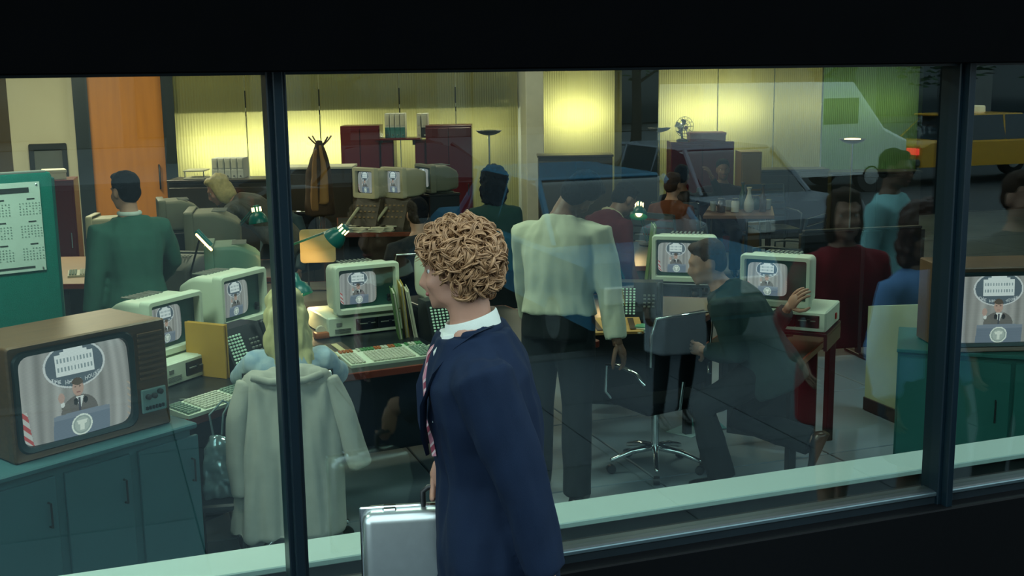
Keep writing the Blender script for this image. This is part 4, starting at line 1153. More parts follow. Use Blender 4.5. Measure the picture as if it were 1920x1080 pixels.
# small items by the intercom
b = MB(); b.box((0, 0, .02), (.09, .07, .04), .01, seg=2); kc = Z(603, 634, ZD)
o = thing('tape_dispenser', 'small orange tape dispenser left of the middle computer unit', 'dispenser', (kc.x, kc.y, ZD), dm)
b.build('body', mat('orange_plastic', (.35, .10, .03), .4), o, smooth=40); MB().lathe([(.008, -.012), (.03, -.012), (.03, .012), (.008, .012)], 16, Matrix.Translation((0, .01, .045)) @ Matrix.Rotation(math.pi / 2, 4, 'X')).build('roll', M_PAPER, o)
kc = Z(1205, 622, ZD)
o = thing('note_block', 'crumpled green and cream notes by the green dotted phone', 'paper', (kc.x, kc.y, ZD), .3)
for i in range(4): MB().box((.012 * i, .01 * (i % 2), .006 + i * .008), (.13 - .01 * i, .08, .006), 0, Matrix.Rotation(.2 * i, 4, 'Z')).build('note', [M_PAPER, mat('green_paper', (.1, .3, .16), .8)][i % 2], o)
# --- desk lamps
pb = Z(560, 612, ZD)
hd = D(558, 538, dof(pb)); make_lamp('green desk lamp glowing just right of the mullion', (pb.x, pb.y, ZD), hd, (.25, -.35, -1), power=15, vent=False)
pb = D(668, 470, 8.6); hd = D(634, 440, 8.30)
make_lamp('green desk lamp with glowing vent above the yellow lit chair back', (D(540, 470, 8.5).x, D(540, 470, 8.5).y, ZD), hd, (-.75, .45, -.8), power=26)
hd = D(1138, 500, 8.0); make_lamp('green desk lamp glowing beside the white shirted man\'s arm', (hd.x + .22, hd.y + .12, ZD), (hd.x, hd.y, D(1138, 490, 8.0).z), (-.2, -.25, -1), power=26)
hd = D(1198, 395, 10.5); make_lamp('distant desk lamp glowing below the dark column', (hd.x + .15, hd.y + .1, ZD), hd, (-.3, -.5, -1), power=6)
hd = D(483, 405, 9.6); make_lamp('small lamp glowing under the leaning fair haired man', (hd.x - .12, hd.y + .12, ZD), hd, (.1, -.15, -1), power=5)
# orange tube lamp
A, B_ = D(369, 440, 7.9), D(396, 468, 7.9)
tl_ = thing('tube_lamp', 'slanting glowing orange tube lamp over the green monitor back', 'lamp', (A.x - .05, A.y + .05, ZD))
rel = lambda v: Vector(v) - Vector((A.x - .05, A.y + .05, ZD))
MB().tube([rel(A), rel(B_)], .010, 8, round_end=True).build('tube', M_TUBE, tl_)
MB().tube([rel(A) + Vector((0, .02, .022)), rel(B_) + Vector((0, .02, .022))], .024, 8).build('hood', M_GREENLAMP, tl_, smooth=60)
MB().tube([(0, 0, .02), (0, .03, .25), rel(A.lerp(B_, .3)) + Vector((0, .03, .02))], .007, 6).build('arm', M_BLACKPL, tl_)
MB().lathe([(.02, 0), (.08, 0), (.08, .015), (.02, .025)], 16).build('base', M_BLACKPL, tl_)
# --- pale partition and right television
f0, f1 = Z(1620, 768, 0), Z(1690, 812, 0)
z0, z1 = D(1625, 574, dof(f0)).z, D(1700, 567, dof(f1)).z
pc = thing('side_screen', 'pale cream low screen with dark skirting left of the right mullion', 'partition', (f0.x, f0.y, 0), 0)
L_ = abs(f1.y - f0.y) + .12
MB().loft([[(0, 0, .0), (.05, 0, 0), (.05, 0, z0), (0, 0, z0)], [(0, -L_, 0), (.05, -L_, 0), (.05, -L_, z1), (0, -L_, z1)]]).build('panel', mat('pale_cream_laminate', (.42, .47, .30), .6), pc)
MB().box((-.006, -L_ / 2, .05), (.012, L_, .09), .002).build('skirting', M_BLACKPL, pc)
RTD = 6.2
rr_ = -YAW + rad(2)
tvb = D(1872, 664, RTD); ZC = tvb.z
cl_ = D(1683, 660, RTD)
cw = 1.20; rc2 = -YAW - rad(19); cl_ = D(1683, 660, RTD + .09); cx_ = (cl_ - tvb).dot(Vector((math.cos(rc2), math.sin(rc2), 0))) + cw / 2
rct = thing('teal_cabinet', 'teal cabinet carrying the television at the frame edge', 'cabinet', (tvb.x, tvb.y, 0), -YAW - rad(19))
MB().box((cx_, .30, ZC / 2 - .01), (cw, .56, ZC - .02), .004).build('carcass', M_TEALLAM, rct)
MB().box((cx_, .29, ZC - .012), (cw + .01, .60, .022), .004).build('top', M_TEALLAM, rct)
for x in (cx_ - .3, cx_ + .3):
    d_ = MB().box((x, .012, ZC / 2 + .01), (.58, .02, ZC - .12), .003).build('door', M_TEALLAM, rct)
    MB().tube([(x + .22, .0, .55), (x + .22, -.025, .55), (x + .22, -.025, .43), (x + .22, .0, .43)], .005, 6).build('handle', M_BLACKPL, d_)
make_tv('television showing a speaker on the teal cabinet at the frame edge', (tvb.x + .26 * -math.sin(rr_) + .075 * math.cos(rr_), tvb.y + .26 * math.cos(rr_) + .075 * math.sin(rr_), ZC + .001), rr_, PIC_TV2)
# --- chairs
cc = Z(1228, 880, 0)
make_swivel_chair('chrome swivel chair with the white shirted man\'s hand on it', (cc.x, cc.y, 0), rad(12))

for i, (px, py, rz_, lb) in enumerate(((1296, 806, .5, 'pale blue sheet lying on the floor behind the chrome chair'), (1322, 795, 1.4, 'teal sheet lying on the floor by the striding man'))):
    kc = Z(px, py, 0)
    MBx = MB(); MBx.loft([[(-.15, -.10, 0), (.15, -.10, 0), (.15, .10, 0), (-.15, .10, 0)], [(-.15, -.10, .003), (.15, -.10, .003), (.15, .10, .004), (-.15, .10, .004)]])
    tag(MBx.build('paper_sheet', mat('pale_blue_paper', (.30, .45, .48), .8) if i == 0 else mat('teal_paper', (.05, .22, .24), .8), None, (kc.x, kc.y, .001 + .005 * i), rz_), lb, 'paper', 'sheets on the floor')

p = floor_at(1500, 9.4); p2_ = floor_at(1722, 9.6); wd = (p2_ - p).length; ag = math.atan2(p2_.y - p.y, p2_.x - p.x)
ps = thing('added_dark_screen', 'low black screen added as dark ground behind the mirrored crimson woman', 'partition', ((p.x + p2_.x) / 2, (p.y + p2_.y) / 2, 0), ag)  # added to darken the room behind her so her reflection shows
for i in range(2):
    x = (-.25 + .5 * i) * wd
    MB().box((x, 0, .56), (wd / 2 - .02, .045, .98), .012, seg=2).build('panel', mat('black_screen_fabric', (.010, .011, .012), .95, 0, .2, 60, spec=.05), ps)
    MB().box((x, 0, 1.06), (wd / 2 - .02, .055, .02), .004).build('top_trim', M_BLACKPL, ps)
for x in (-wd / 2, 0, wd / 2): MB().box((x, 0, .52), (.035, .05, 1.04), .004).build('post', M_BLACKPL, ps); MB().box((x, 0, .015), (.05, .40, .03), .006).build('foot', M_BLACKPL, ps)
# ================================================================== FARTHER ROWS
def fl(px, d): 
    p = floor_at(px, d); return (p.x, p.y)
def zat(px, py, d): return D(px, py, d).z
make_desk('long dark desk carrying the lamps behind the middle monitor', [fl(300, 7.75), fl(735, 8.1), fl(735, 9.05), fl(300, 8.75)], .78)
make_desk('dark desk in front of the leaning fair haired man', [fl(255, 9.2), fl(530, 9.2), fl(530, 10.1), fl(255, 10.1)], .78)
make_desk('dealing desk heaped with papers before the red cabinets', [fl(640, 10.9), fl(860, 10.9), fl(860, 12.1), fl(640, 12.1)], .90)
make_desk('dark desk below the dark bronze column', [fl(1095, 9.5), fl(1300, 9.5), fl(1300, 10.9), fl(1095, 10.9)], .78)
make_desk('wood topped desk beyond the green suited man', [fl(118, 8.9), fl(215, 8.9), fl(215, 10.3), fl(118, 10.3)], .80, top=mat('orange_desk_top', (.30, .15, .05), .5))
M_GRN = mat('grey_green_plastic', (.10, .20, .15), .5)
GB = 'monitors seen from the side'
RM = {'grey': make_monitor('x', GB, mat('muted_grey_plastic', (.15, .16, .115), .55)), 'green': make_monitor('x', GB, M_GRN), 'dark': make_monitor('x', GB, M_GREYPL)}  # rear monitors get darker, greyer plastic
USED = set()
def rearmon(px, py, d, zb, face, label, sc=1.0, m='grey'):
    p = D(px, py, d)
    if m not in USED:
        USED.add(m); o = RM[m]; o.location, o.rotation_euler, o.scale = (p.x, p.y, zb), (0, 0, -YAW + rad(face)), (sc,) * 3; o['label'] = label; return o
    o = dup(RM[m], (p.x, p.y, zb), -YAW + rad(face), label, GB); o.scale = (sc, sc, sc)
    return o
rearmon(432, 455, 8.2, .78 + .12, -78, 'green grey monitor turned sideways beneath the orange tube lamp', 1.0, 'green')
rearmon(395, 385, 9.6, .78 + .15, -80, 'large grey monitor turned sideways before the fair haired man', 1.15)
rearmon(335, 425, 8.3, .78 + .05, 170, 'dark monitor seen from behind next to the green suited man', .9, 'dark')
rearmon(820, 352, 11.6, .90 + .30, -60, 'grey monitor behind the pair of tall terminals', .9)
rearmon(330, 372, 10.0, .78 + .28, -70, 'beige monitor half behind the green suited man\'s shoulder', .9)
for (px, d, z0, z1, lb, w1, rz_) in ((432, 8.2, .78, .90, 'low stand under the green grey monitor', .40, -78), (395, 9.6, .78, .93, 'low stand under the large grey monitor', .44, -80), (335, 8.3, .78, .83, 'low stand under the dark monitor', .38, 170), (820, 11.6, .90, 1.20, 'dark stand under the grey monitor by the terminals', .36, -60), (330, 10.0, .78, 1.06, 'dark stand under the half hidden beige monitor', .34, -70)):
    p = D(px, 400, d); r = thing('monitor_stand', lb, 'stand', (p.x, p.y, z0), -YAW + rad(rz_), 'monitor stands')
    MB().box((0, 0, z1 - z0 - .012), (w1, .34, .022), .003).build('top', M_DESK, r)
    for x in (-w1 / 2 + .02, w1 / 2 - .02): MB().box((x, 0, (z1 - z0 - .024) / 2), (.03, .32, max(.01, z1 - z0 - .024))).build('side', M_DESK, r)
# terminals facing left
def terminal(label, p, rz, group='tall terminals'):
    r = thing('computer_terminal', label, 'terminal', p, rz, group)
    b = MB(); b.loft([rrect(.27, .26, .02, -.10, 0, .14), rrect(.28, .27, .02, .08, 0, .14), rrect(.22, .22, .03, .22, 0, .13)]); b.build('housing', M_BEIGE2, r, smooth=40)
    b = MB(); frame_ring(b, .30, .295, .225, .215, -.15, -.095, 0, .148, 0, .155); b.build('bezel', mat('pale_bezel', (.52, .48, .32), .5), r, smooth=40)
    MB().box((0, -.108, .155), (.23, .012, .22)).build('face_panel', M_BLACKPL, r)
    child_mesh('screen', PIC_TALL, r, (0, -.118, .155)); MB().box((0, .02, .006), (.2, .2, .014)).build('foot', M_BEIGE2, r)
    return r
zt1 = zat(700, 370, 11.3)
T1 = D(703, 370, 11.3); terminal('tall terminal left of its twin before the red cabinets', (T1.x, T1.y, zt1), -YAW + rad(-38))
T2 = D(755, 370, 11.3); terminal('tall terminal right of its twin before the red cabinets', (T2.x, T2.y, zt1), -YAW + rad(-38))
M_CONS = mat('dark_brown_console', (.030, .024, .018), .5)
for (T, lb) in ((T1, 'dark sloping button console under the left tall terminal'), (T2, 'dark console under the right tall terminal')):
    r = thing('dealer_console', lb, 'console', (T.x, T.y, .90), -YAW + rad(-20), 'dealer consoles')
    h = zt1 - .90
    MB().loft([[(-.125, -.28, 0), (.125, -.28, 0), (.125, .16, 0), (-.125, .16, 0)], [(-.125, -.27, .03), (.125, -.27, .03), (.125, .16, .03), (-.125, .16, .03)], [(-.125, -.13, h), (.125, -.13, h), (.125, .16, h), (-.125, .16, h)]]).build('console', M_CONS, r)
    b = MB()
    for i in range(5):
        for j in range(3):
            f = .35 + j * .2; b.box((-.10 + i * .045, -.27 + .14 * f - .004, .03 + (h - .03) * f), (.022, .010, .014), .002)
    b.build('button', mat('amber_button', (.35, .22, .12), .5), r)['kind'] = 'stuff'
    MB().tube([(-.15, -.30, .06), (-.13, -.29, .10), (-.08, -.20, .20)], [.016, .012, .016], 8, round_end=True).build('handset', M_BEIGE2, r, smooth=60)
pp = D(700, 425, 11.0)
for i in range(6):
    x, y = fl(655 + i * 15, 10.98 + .06 * (i % 2))
    r = thing('paper_pile', ['tilted pile of cream papers at the left end of the dealing desk', 'second pile of papers on the dealing desk', 'third pile of papers below the left tall terminal', 'fourth pile of papers below the tall terminals', 'fifth pile of papers below the right tall terminal', 'papers nearest the man in navy on the dealing desk'][i], 'papers', (x, y, .90), .2 * i)
    for j in range(4): MB().box((.01 * (j % 2), .012 * (j % 3), .006 + j * .011), (.20 - .02 * j, .15, .009), 0, Matrix.Rotation(.25 * j, 4, 'Z')).build('sheaf', M_PAPER, r)
# yellow lit board
p = D(597, 492, 8.62)
yb_ = thing('display_card', 'tan rounded card board lit yellow by the green lamp', 'board', (p.x, p.y, .78), -YAW + .12)
z0_, z1_ = zat(597, 492, 8.62) - .78, zat(597, 430, 8.62) - .78
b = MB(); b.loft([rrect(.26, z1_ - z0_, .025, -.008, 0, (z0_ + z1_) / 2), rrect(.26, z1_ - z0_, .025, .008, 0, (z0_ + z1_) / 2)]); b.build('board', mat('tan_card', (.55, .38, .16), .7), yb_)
for x in (-.08, .08): MB().tube([(x, .012, (z0_ + z1_) / 2), (x, .10, 0.006)], .006, 6).build('strut', M_BLACKPL, yb_)
MB().box((0, .02, .006), (.24, .16, .012), .003).build('base', M_BLACKPL, yb_)
# beyond the green suited man
t_ = D(205, 430, 9.6); o = terminal('beige terminal turned away beyond the green suited man', (t_.x, t_.y, .80 + .16), -YAW + rad(-85))
r = thing('terminal_stand', 'white angular stand under the turned beige terminal', 'stand', (t_.x, t_.y, .80), -YAW + rad(-85))
MB().box((0, .02, .145), (.24, .26, .03), .004).build('top', M_BEIGE2, r); MB().box((0, .03, .07), (.12, .16, .13), .004).build('post', M_BEIGE2, r); MB().box((0, .02, .008), (.22, .26, .016), .003).build('base', M_BEIGE2, r)
kx = D(165, 450, 9.3); k4 = make_keyboard('pale keyboard by the turned beige terminal', .34, .16, False, M_BEIGE2); place(k4, (kx.x, kx.y, .80), -YAW + .3)
dr_ = fl(120, 11.0)
rc_ = thing('storage_cabinet', 'dark red storage cabinet against the cream wall', 'cabinet', (dr_[0], dr_[1], 0), -YAW * .3)
hz = zat(120, 338, 11.0)
MB().box((0, .2, hz / 2), (.34, .4, hz), .005).build('carcass', M_REDCAB, rc_); MB().box((0, -.008, hz / 2), (.31, .018, hz - .06), .004).build('door', M_REDCAB, rc_); MB().tube([(.12, -.02, hz * .55), (.12, -.04, hz * .55), (.12, -.04, hz * .65), (.12, -.02, hz * .65)], .005, 6).build('handle', M_CHROME, rc_)
bx = thing('carton', 'small cream carton on the dark red storage cabinet', 'box', (dr_[0], dr_[1] + .2, hz), .1)
MB().box((0, 0, .04), (.2, .2, .08), .003).build('box', M_PAPER, bx); MB().box((0, 0, .075), (.21, .21, .03), .003).build('lid', M_PAPER, bx)
# framed dark picture on the cream wall
c0, c1_ = YP(53, 270, YB), YP(130, 335, YB)
pf = thing('wall_monitor', 'black framed dark display hung on the cream wall', 'frame', ((c0.x + c1_.x) / 2, YB - .05, (c0.z + c1_.z) / 2))
ww, hh_ = c1_.x - c0.x, c0.z - c1_.z
b = MB(); frame_ring(b, ww, hh_, ww * .74, hh_ * .70, -.03, .035, ro=.02, ri=.01); b.build('frame', M_BLACKPL, pf, smooth=30)
MB().box((0, .01, 0), (ww * .78, .02, hh_ * .74)).build('glass', mat('dark_grey_glass', (.10, .11, .10), .12), pf)
# ---- red cabinets, binders
def cabinet(px0, px1, ytop, d, label, name='tall_cabinet', m=M_REDCAB, doors=2):
    a, c = fl(px0, d), fl(px1, d); w_ = math.hypot(a[0] - c[0], a[1] - c[1]); h = zat((px0 + px1) / 2, ytop, d)
    r = thing(name, label, 'cabinet', ((a[0] + c[0]) / 2, (a[1] + c[1]) / 2, 0), -YAW, 'oxblood red cabinets')
    MB().box((0, .22, h / 2), (w_, .42, h), .004).build('carcass', m, r)
    for i in range(doors):
        dw = (w_ - .01) / doors; x = -w_ / 2 + .005 + dw * (i + .5)
        dd = MB().box((x, -.002, h / 2), (dw - .008, .02, h - .06), .004).build('door', m, r)
        MB().tube([(x + dw * .35, -.012, h * .5), (x + dw * .35, -.035, h * .5), (x + dw * .35, -.035, h * .58), (x + dw * .35, -.012, h * .58)], .006, 6).build('handle', M_CHROME, dd)
    return r, h, w_
cabinet(650, 722, 236, 14.6, 'tall glossy oxblood cabinet next to the coat stand')
_, hB1, _ = cabinet(723, 747, 263, 14.6, 'narrow oxblood cabinet under the row of white binders', doors=1)
_, hB2, _ = cabinet(786, 805, 263, 14.6, 'narrow oxblood cabinet under the pair of binders', doors=1)
cabinet(806, 890, 235, 14.6, 'wide oxblood cabinet left of the floor lamp')
a, c = fl(722, 14.55), fl(806, 14.55); sm = thing('shelf_board', 'dark plank bridging the two narrow oxblood cabinets', 'shelf', ((a[0] + c[0]) / 2, (a[1] + c[1]) / 2 + .2, hB1), -YAW)
MB().box((0, 0, .012), (math.hypot(a[0] - c[0], a[1] - c[1]), .36, .024), .003).build('board', M_REDCAB, sm)
b = MB()
for x in (-.2, .2): MB().box((x, 0, -.03), (.03, .3, .06)).build('bracket', M_BLACKPL, sm)
M_BIND = mat('binder_white', (.60, .60, .52), .6); M_BINDT = mat('binder_teal', (.05, .20, .20), .5); M_BINDB = mat('binder_black', (.012, .012, .014), .5)
def binder(label, px, ybot, d, h, w_, spine, lower, group, rz=None):
    p = D(px, ybot, d)
    r = thing('ring_binder', label, 'binder', p, -YAW if rz is None else rz, group)
    MB().box((0, .12, h / 2), (w_, .25, h), .004).build('cover', spine, r)
    MB().box((0, -.007, h * .22), (w_ * .98, .008, h * .42), .001).build('spine_band', lower, r)
    MB().box((0, -.007, h * .72), (w_ * .70, .006, h * .40), .001).build('spine_label', M_BIND if spine is not M_BIND else M_PAPER, r)
    MB().lathe([(w_ * .12, 0), (w_ * .16, .004)], 10, Matrix.Translation((0, -.012, h * .12)) @ Matrix.Rotation(math.pi / 2, 4, 'X')).build('finger_ring', M_CHROME, r)
    return r
for i in range(4):
    p = D(727 + i * 9.6, 262, 14.7); binder(['first', 'second', 'third', 'fourth'][i] + ' white binder from the left in the row over the red cabinets', 727 + i * 9.6, 262, 14.7, .30, .060, M_BIND, M_BINDT, 'binders over the red cabinets').location.z = hB1 + .024
binder('cream binder of the pair above the narrow red cabinet', 786, 262, 14.7, .30, .05, M_PAPER, M_PAPER, 'pair of binders').location.z = hB2 + .024
binder('black banded binder of the pair above the narrow red cabinet', 797, 262, 14.7, .30, .075, M_BIND, M_BINDB, 'pair of binders').location.z = hB2 + .024
# ---- credenza under the ribbed wall
def credenza(px0, px1, ytop, d, label, m, topm):
    a, c = fl(px0, d), fl(px1, d); w_ = math.hypot(a[0] - c[0], a[1] - c[1]); h = zat((px0 + px1) / 2, ytop, d)
    r = thing('credenza', label, 'cabinet', ((a[0] + c[0]) / 2, (a[1] + c[1]) / 2, 0), -YAW, 'credenzas along the ribbed wall')
    MB().box((0, .2, h / 2 - .015), (w_, .38, h - .03), .004).build('carcass', m, r); MB().box((0, .2, h - .012), (w_ + .03, .42, .026), .003).build('top', topm, r)
    n = max(2, int(w_ / .5))
    for i in range(n): MB().box((-w_ / 2 + w_ * (i + .5) / n, -.002, h / 2 - .02), (w_ / n - .012, .02, h - .12), .003).build('door', m, r)
    return r, h
M_CRED = mat('dark_brown_credenza', (.035, .026, .014), .4)
_, hC = credenza(330, 512, 337, 12.4, 'dark brown credenza below the white binder row', M_CRED, M_CRED)
credenza(516, 668, 313, 13.0, 'dark credenza with a pale top behind the coat stand', M_CRED, M_PAPER)
credenza(1012, 1148, 291, 15.6, 'added dark brown credenza between the white and bronze columns', M_CRED, M_CRED)  # this and the next two added to darken the wall's foot
credenza(1400, 1545, 318, 16.4, 'added dark grey credenza behind the meeting table', mat('added_dark_grey', (.03, .036, .04), .5), mat('added_dark_grey', (.03, .036, .04), .5))
credenza(1552, 1716, 322, 16.6, 'added dark grey credenza under the green tinted panel', mat('added_dark_grey', (.03, .036, .04), .5), mat('added_dark_grey', (.03, .036, .04), .5))
for i in range(5):
    o = binder(['first', 'second', 'third', 'fourth', 'fifth'][i] + ' white binder from the left on the brown credenza', 404 + i * 12, 337, 12.55, .215, .062, M_BIND, M_BIND, 'white binders on the credenza'); o.location.z = hC
# beige desk tray on the credenza
p = D(365, 337, 12.5); tr_ = thing('letter_tray', 'beige letter tray at the left of the white binder row', 'tray', (p.x, p.y, hC), -YAW)
for z in (.01, .09): MB().box((0, .1, z), (.22, .26, .014), .003).build('tray', M_BEIGE2, tr_)
for x in (-.1, .1): MB().tube([(x, 0, 0), (x, 0, .1)], .006, 6).build('post', M_CHROME, tr_)
# ---- coat stand and coat
cp = fl(613, 11.6); hcs = zat(613, 258, 11.6)
cs = thing('coat_stand', 'wooden coat stand holding a brown coat before the ribbed wall', 'coat stand', (cp[0], cp[1], 0))
M_POLE = mat('coat_stand_wood', (.12, .05, .02), .4)
MB().tube([(0, 0, .03), (0, 0, hcs - .03)], .018, 8).build('pole', M_POLE, cs)
for k in range(4):
    a = k * math.pi / 2 + .4; MB().tube([(0, 0, .12), (.14 * math.cos(a), .14 * math.sin(a), .06), (.24 * math.cos(a), .24 * math.sin(a), .015)], .013, 6).build('leg', M_POLE, cs)
    MB().tube([(0, 0, hcs - .10), (.09 * math.cos(a), .09 * math.sin(a), hcs - .03), (.13 * math.cos(a), .13 * math.sin(a), hcs + .01)], .008, 6, round_end=True).build('hook', M_POLE, cs)
zc0 = zat(613, 402, 11.6)
ct = thing('hung_coat', 'brown overcoat with tan lapels hung on the coat stand', 'coat', (cp[0], cp[1], 0), -YAW)
def hang(secs, name, m, parent, vox=.014, wr=.012):
    b = MB(); n = 16; L = []
    for (z, cx, cy, rx, ry) in secs: L.append([(cx + rx * math.cos(2 * math.pi * i / n), cy + ry * math.sin(2 * math.pi * i / n), z) for i in range(n)])
    b.loft(L); return mesh_obj(name, remesh(b, vox, 3, wr, 12, (1, 1, .2)), m, parent)
H0 = hcs - .02
hang([(H0, 0, -.05, .03, .03), (H0 - .12, 0, -.06, .07, .05), (H0 - .30, -.02, -.06, .13, .07), (H0 - .55, -.02, -.06, .145, .08), (zc0, -.02, -.06, .16, .08)], 'shell', mat('dark_brown_wool', (.06, .032, .014), .9), ct)
hang([(H0 - .04, .015, -.10, .02, .02), (H0 - .30, .04, -.13, .035, .025), (H0 - .60, .035, -.14, .045, .025), (zc0 + .12, .02, -.14, .04, .02)], 'lapel', mat('tan_wool', (.34, .18, .06), .9), ct)
hang([(H0 - .08, -.03, -.10, .02, .02), (H0 - .30, -.05, -.12, .03, .025), (H0 - .55, -.055, -.13, .04, .025), (zc0 + .05, -.05, -.13, .035, .02)], 'lapel', mat('tan_wool_b', (.26, .13, .045), .9), ct)
# ---- floor lamps
def torchiere(label, px, ytop, d, lit=False):
    a = fl(px, d); h = zat(px, ytop, d)
    r = thing('floor_lamp', label, 'lamp', (a[0], a[1], 0), 0, 'uplighter floor lamps')
    MB().lathe([(.02, 0), (.14, 0), (.14, .015), (.03, .03)], 24).build('base', M_CHROME, r, smooth=40)
    MB().tube([(0, 0, .02), (0, 0, h - .03)], .011, 8).build('pole', M_CHROME, r, smooth=60)
    MB().lathe([(.012, h - .045), (.05, h - .04), (.11, h - .018), (.14, h + .008), (.136, h + .008), (.10, h - .010), (.02, h - .03)], 24).build('bowl', M_BLACKPL, r, smooth=40)
    MB().lathe([(.01, h - .018), (.085, h - .005), (.085, h + .012), (.01, h + .014)], 16).build('lamp_disc', M_TUBE if lit else M_CHROME, r, smooth=40)
torchiere('unlit chrome floor lamp above the woman with full black hair', 922, 246, 12.6)
torchiere('unlit dark floor lamp by the dark bronze column', 1233, 241, 14.2)
torchiere('lit orange floor lamp in front of the green tinted panel', 1587, 262, 12.6, True)
# ---- cabinet with fan and red box
r, hF, wF = cabinet(1255, 1371, 266, 15.2, 'oxblood cabinet carrying the desk fan and red box')
fp_ = D(1279, 264, 15.4); fan = thing('desk_fan', 'chrome desk fan with wire guard on the oxblood cabinet', 'fan', (fp_.x, fp_.y, hF), -YAW + .35)
MB().lathe([(.02, 0), (.075, 0), (.075, .02), (.03, .035)], 20).build('base', M_BLACKPL, fan, smooth=40); MB().tube([(0, 0, .03), (0, .02, .15)], .014, 8).build('stem', M_BLACKPL, fan)
MB().ell((0, .05, .19), (.045, .06, .045), 12).build('motor', M_CHROME, fan, smooth=179)
g = MB()
for rr_ in (.05, .09, .13): g.tube([(rr_ * math.cos(i * math.pi / 10), -.06, .19 + rr_ * math.sin(i * math.pi / 10)) for i in range(21)], .003, 5)
for i in range(12): g.tube([(.03 * math.cos(i * math.pi / 6), -.06, .19 + .03 * math.sin(i * math.pi / 6)), (.13 * math.cos(i * math.pi / 6), -.055, .19 + .13 * math.sin(i * math.pi / 6)), (.10 * math.cos(i * math.pi / 6), .02, .19 + .10 * math.sin(i * math.pi / 6))], .003, 5)
g.build('guard', M_CHROME, fan)
for i in range(4):
    a = i * math.pi / 2 + .3; M_ = Matrix.Translation((0, -.03, .19)) @ Matrix.Rotation(a, 4, 'Y') @ Matrix.Rotation(.5, 4, 'Z')
    MB().loft([[(.02, -.003, -.02), (.10, -.003, -.045), (.115, -.003, .03), (.03, -.003, .02)], [(.02, .003, -.02), (.10, .003, -.045), (.115, .003, .03), (.03, .003, .02)]], M_).build('blade', mat('steel_blade', (.35, .36, .34), .3, .8), fan)
rbp = D(1324, 264, 15.4); rb = thing('red_box', 'flat dark red box beside the desk fan', 'box', (rbp.x, rbp.y, hF), -YAW)
MB().box((0, 0, .05), (.46, .30, .10), .004).build('box', mat('red_box_card', (.16, .02, .015), .5), rb); MB().box((0, 0, .10), (.475, .315, .03), .004).build('lid', mat('red_box_lid', (.20, .03, .02), .5), rb)
# yellow crates right of the cabinet
cr = fl(1403, 14.8); r = thing('ochre_cabinet', 'ochre yellow locker right of the fan cabinet', 'cabinet', (cr[0], cr[1], 0), -YAW)
hy = zat(1392, 283, 15.0); MB().box((0, .2, hy / 2), (.26, .4, hy), .004).build('carcass', mat('ochre_paint', (.20, .11, .01), .4), r); MB().box((0, -.004, hy / 2), (.23, .02, hy - .06), .004).build('door', mat('ochre_paint', (.2, .11, .01), .4), r)
# ---- table with bottles
zt2 = .84; ta, tb_, tc, td = [Z(px, py, zt2) for px, py in ((1318, 404), (1452, 404), (1448, 386), (1330, 386))]
tcx = (ta + tb_ + tc + td) / 4
tbl = thing('meeting_table', 'brown meeting table set with bottles in the back', 'table', (tcx.x, tcx.y, 0), 0)
MB().prism([(p.x - tcx.x, p.y - tcx.y) for p in (ta, tb_, tc, td)], zt2 - .035, zt2).build('tabletop', mat('table_wood', (.20, .09, .035), .35), tbl)
for p in (ta, tb_, tc, td):
    q = (p - tcx) * .86; MB().tube([(q.x, q.y, 0), (q.x, q.y, zt2 - .035)], .022, 8).build('leg', M_BLACKPL, tbl)
M_BOT = [mat('green_bottle_glass', (.02, .06, .03), .1), mat('white_ceramic', (.55, .55, .48), .3), mat('brown_bottle_glass', (.06, .03, .01), .1), mat('clear_glass', (.30, .32, .28), .1)]
prof = {'bottle': [(.012, 0), (.036, .002), (.037, .16), (.015, .21), (.013, .28), (.016, .285)], 'vase': [(.03, 0), (.055, .03), (.055, .10), (.02, .20), (.018, .24), (.03, .27)], 'jar': [(.02, 0), (.045, .005), (.045, .11), (.035, .125), (.035, .14)], 'glass': [(.02, 0), (.030, .004), (.036, .11), (.034, .11)]}
for i, (px, py, kind, mi, lb) in enumerate(((1337, 396, 'glass', 3, 'short glass at the left end of the meeting table'), (1352, 398, 'jar', 2, 'brown jar second from the left on the meeting table'), (1366, 394, 'glass', 3, 'tumbler beside the brown jar on the meeting table'), (1378, 398, 'jar', 1, 'white jar in the middle of the meeting table'), (1392, 392, 'bottle', 0, 'dark green bottle behind the white vase'), (1404, 398, 'vase', 1, 'white necked vase on the meeting table'), (1416, 393, 'jar', 0, 'dark green jar right of the white vase'), (1430, 397, 'bottle', 2, 'brown bottle right of the dark green jar'), (1440, 393, 'glass', 3, 'glass at the right end of the meeting table'))):
    p = Z(px, py, zt2); r = thing(kind if kind != 'glass' else 'drinking_glass', lb, kind, (p.x, p.y, zt2), 0, 'vessels on the meeting table')
    MB().lathe(prof[kind], 16).build('body', M_BOT[mi], r, smooth=50)
    if kind in ('bottle', 'jar'): MB().lathe([(.005, prof[kind][-1][1] - .01), (.019 if kind == 'bottle' else .038, prof[kind][-1][1] - .01), (.019 if kind == 'bottle' else .038, prof[kind][-1][1] + .012), (.005, prof[kind][-1][1] + .013)], 14).build('cap', M_BLACKPL, r)
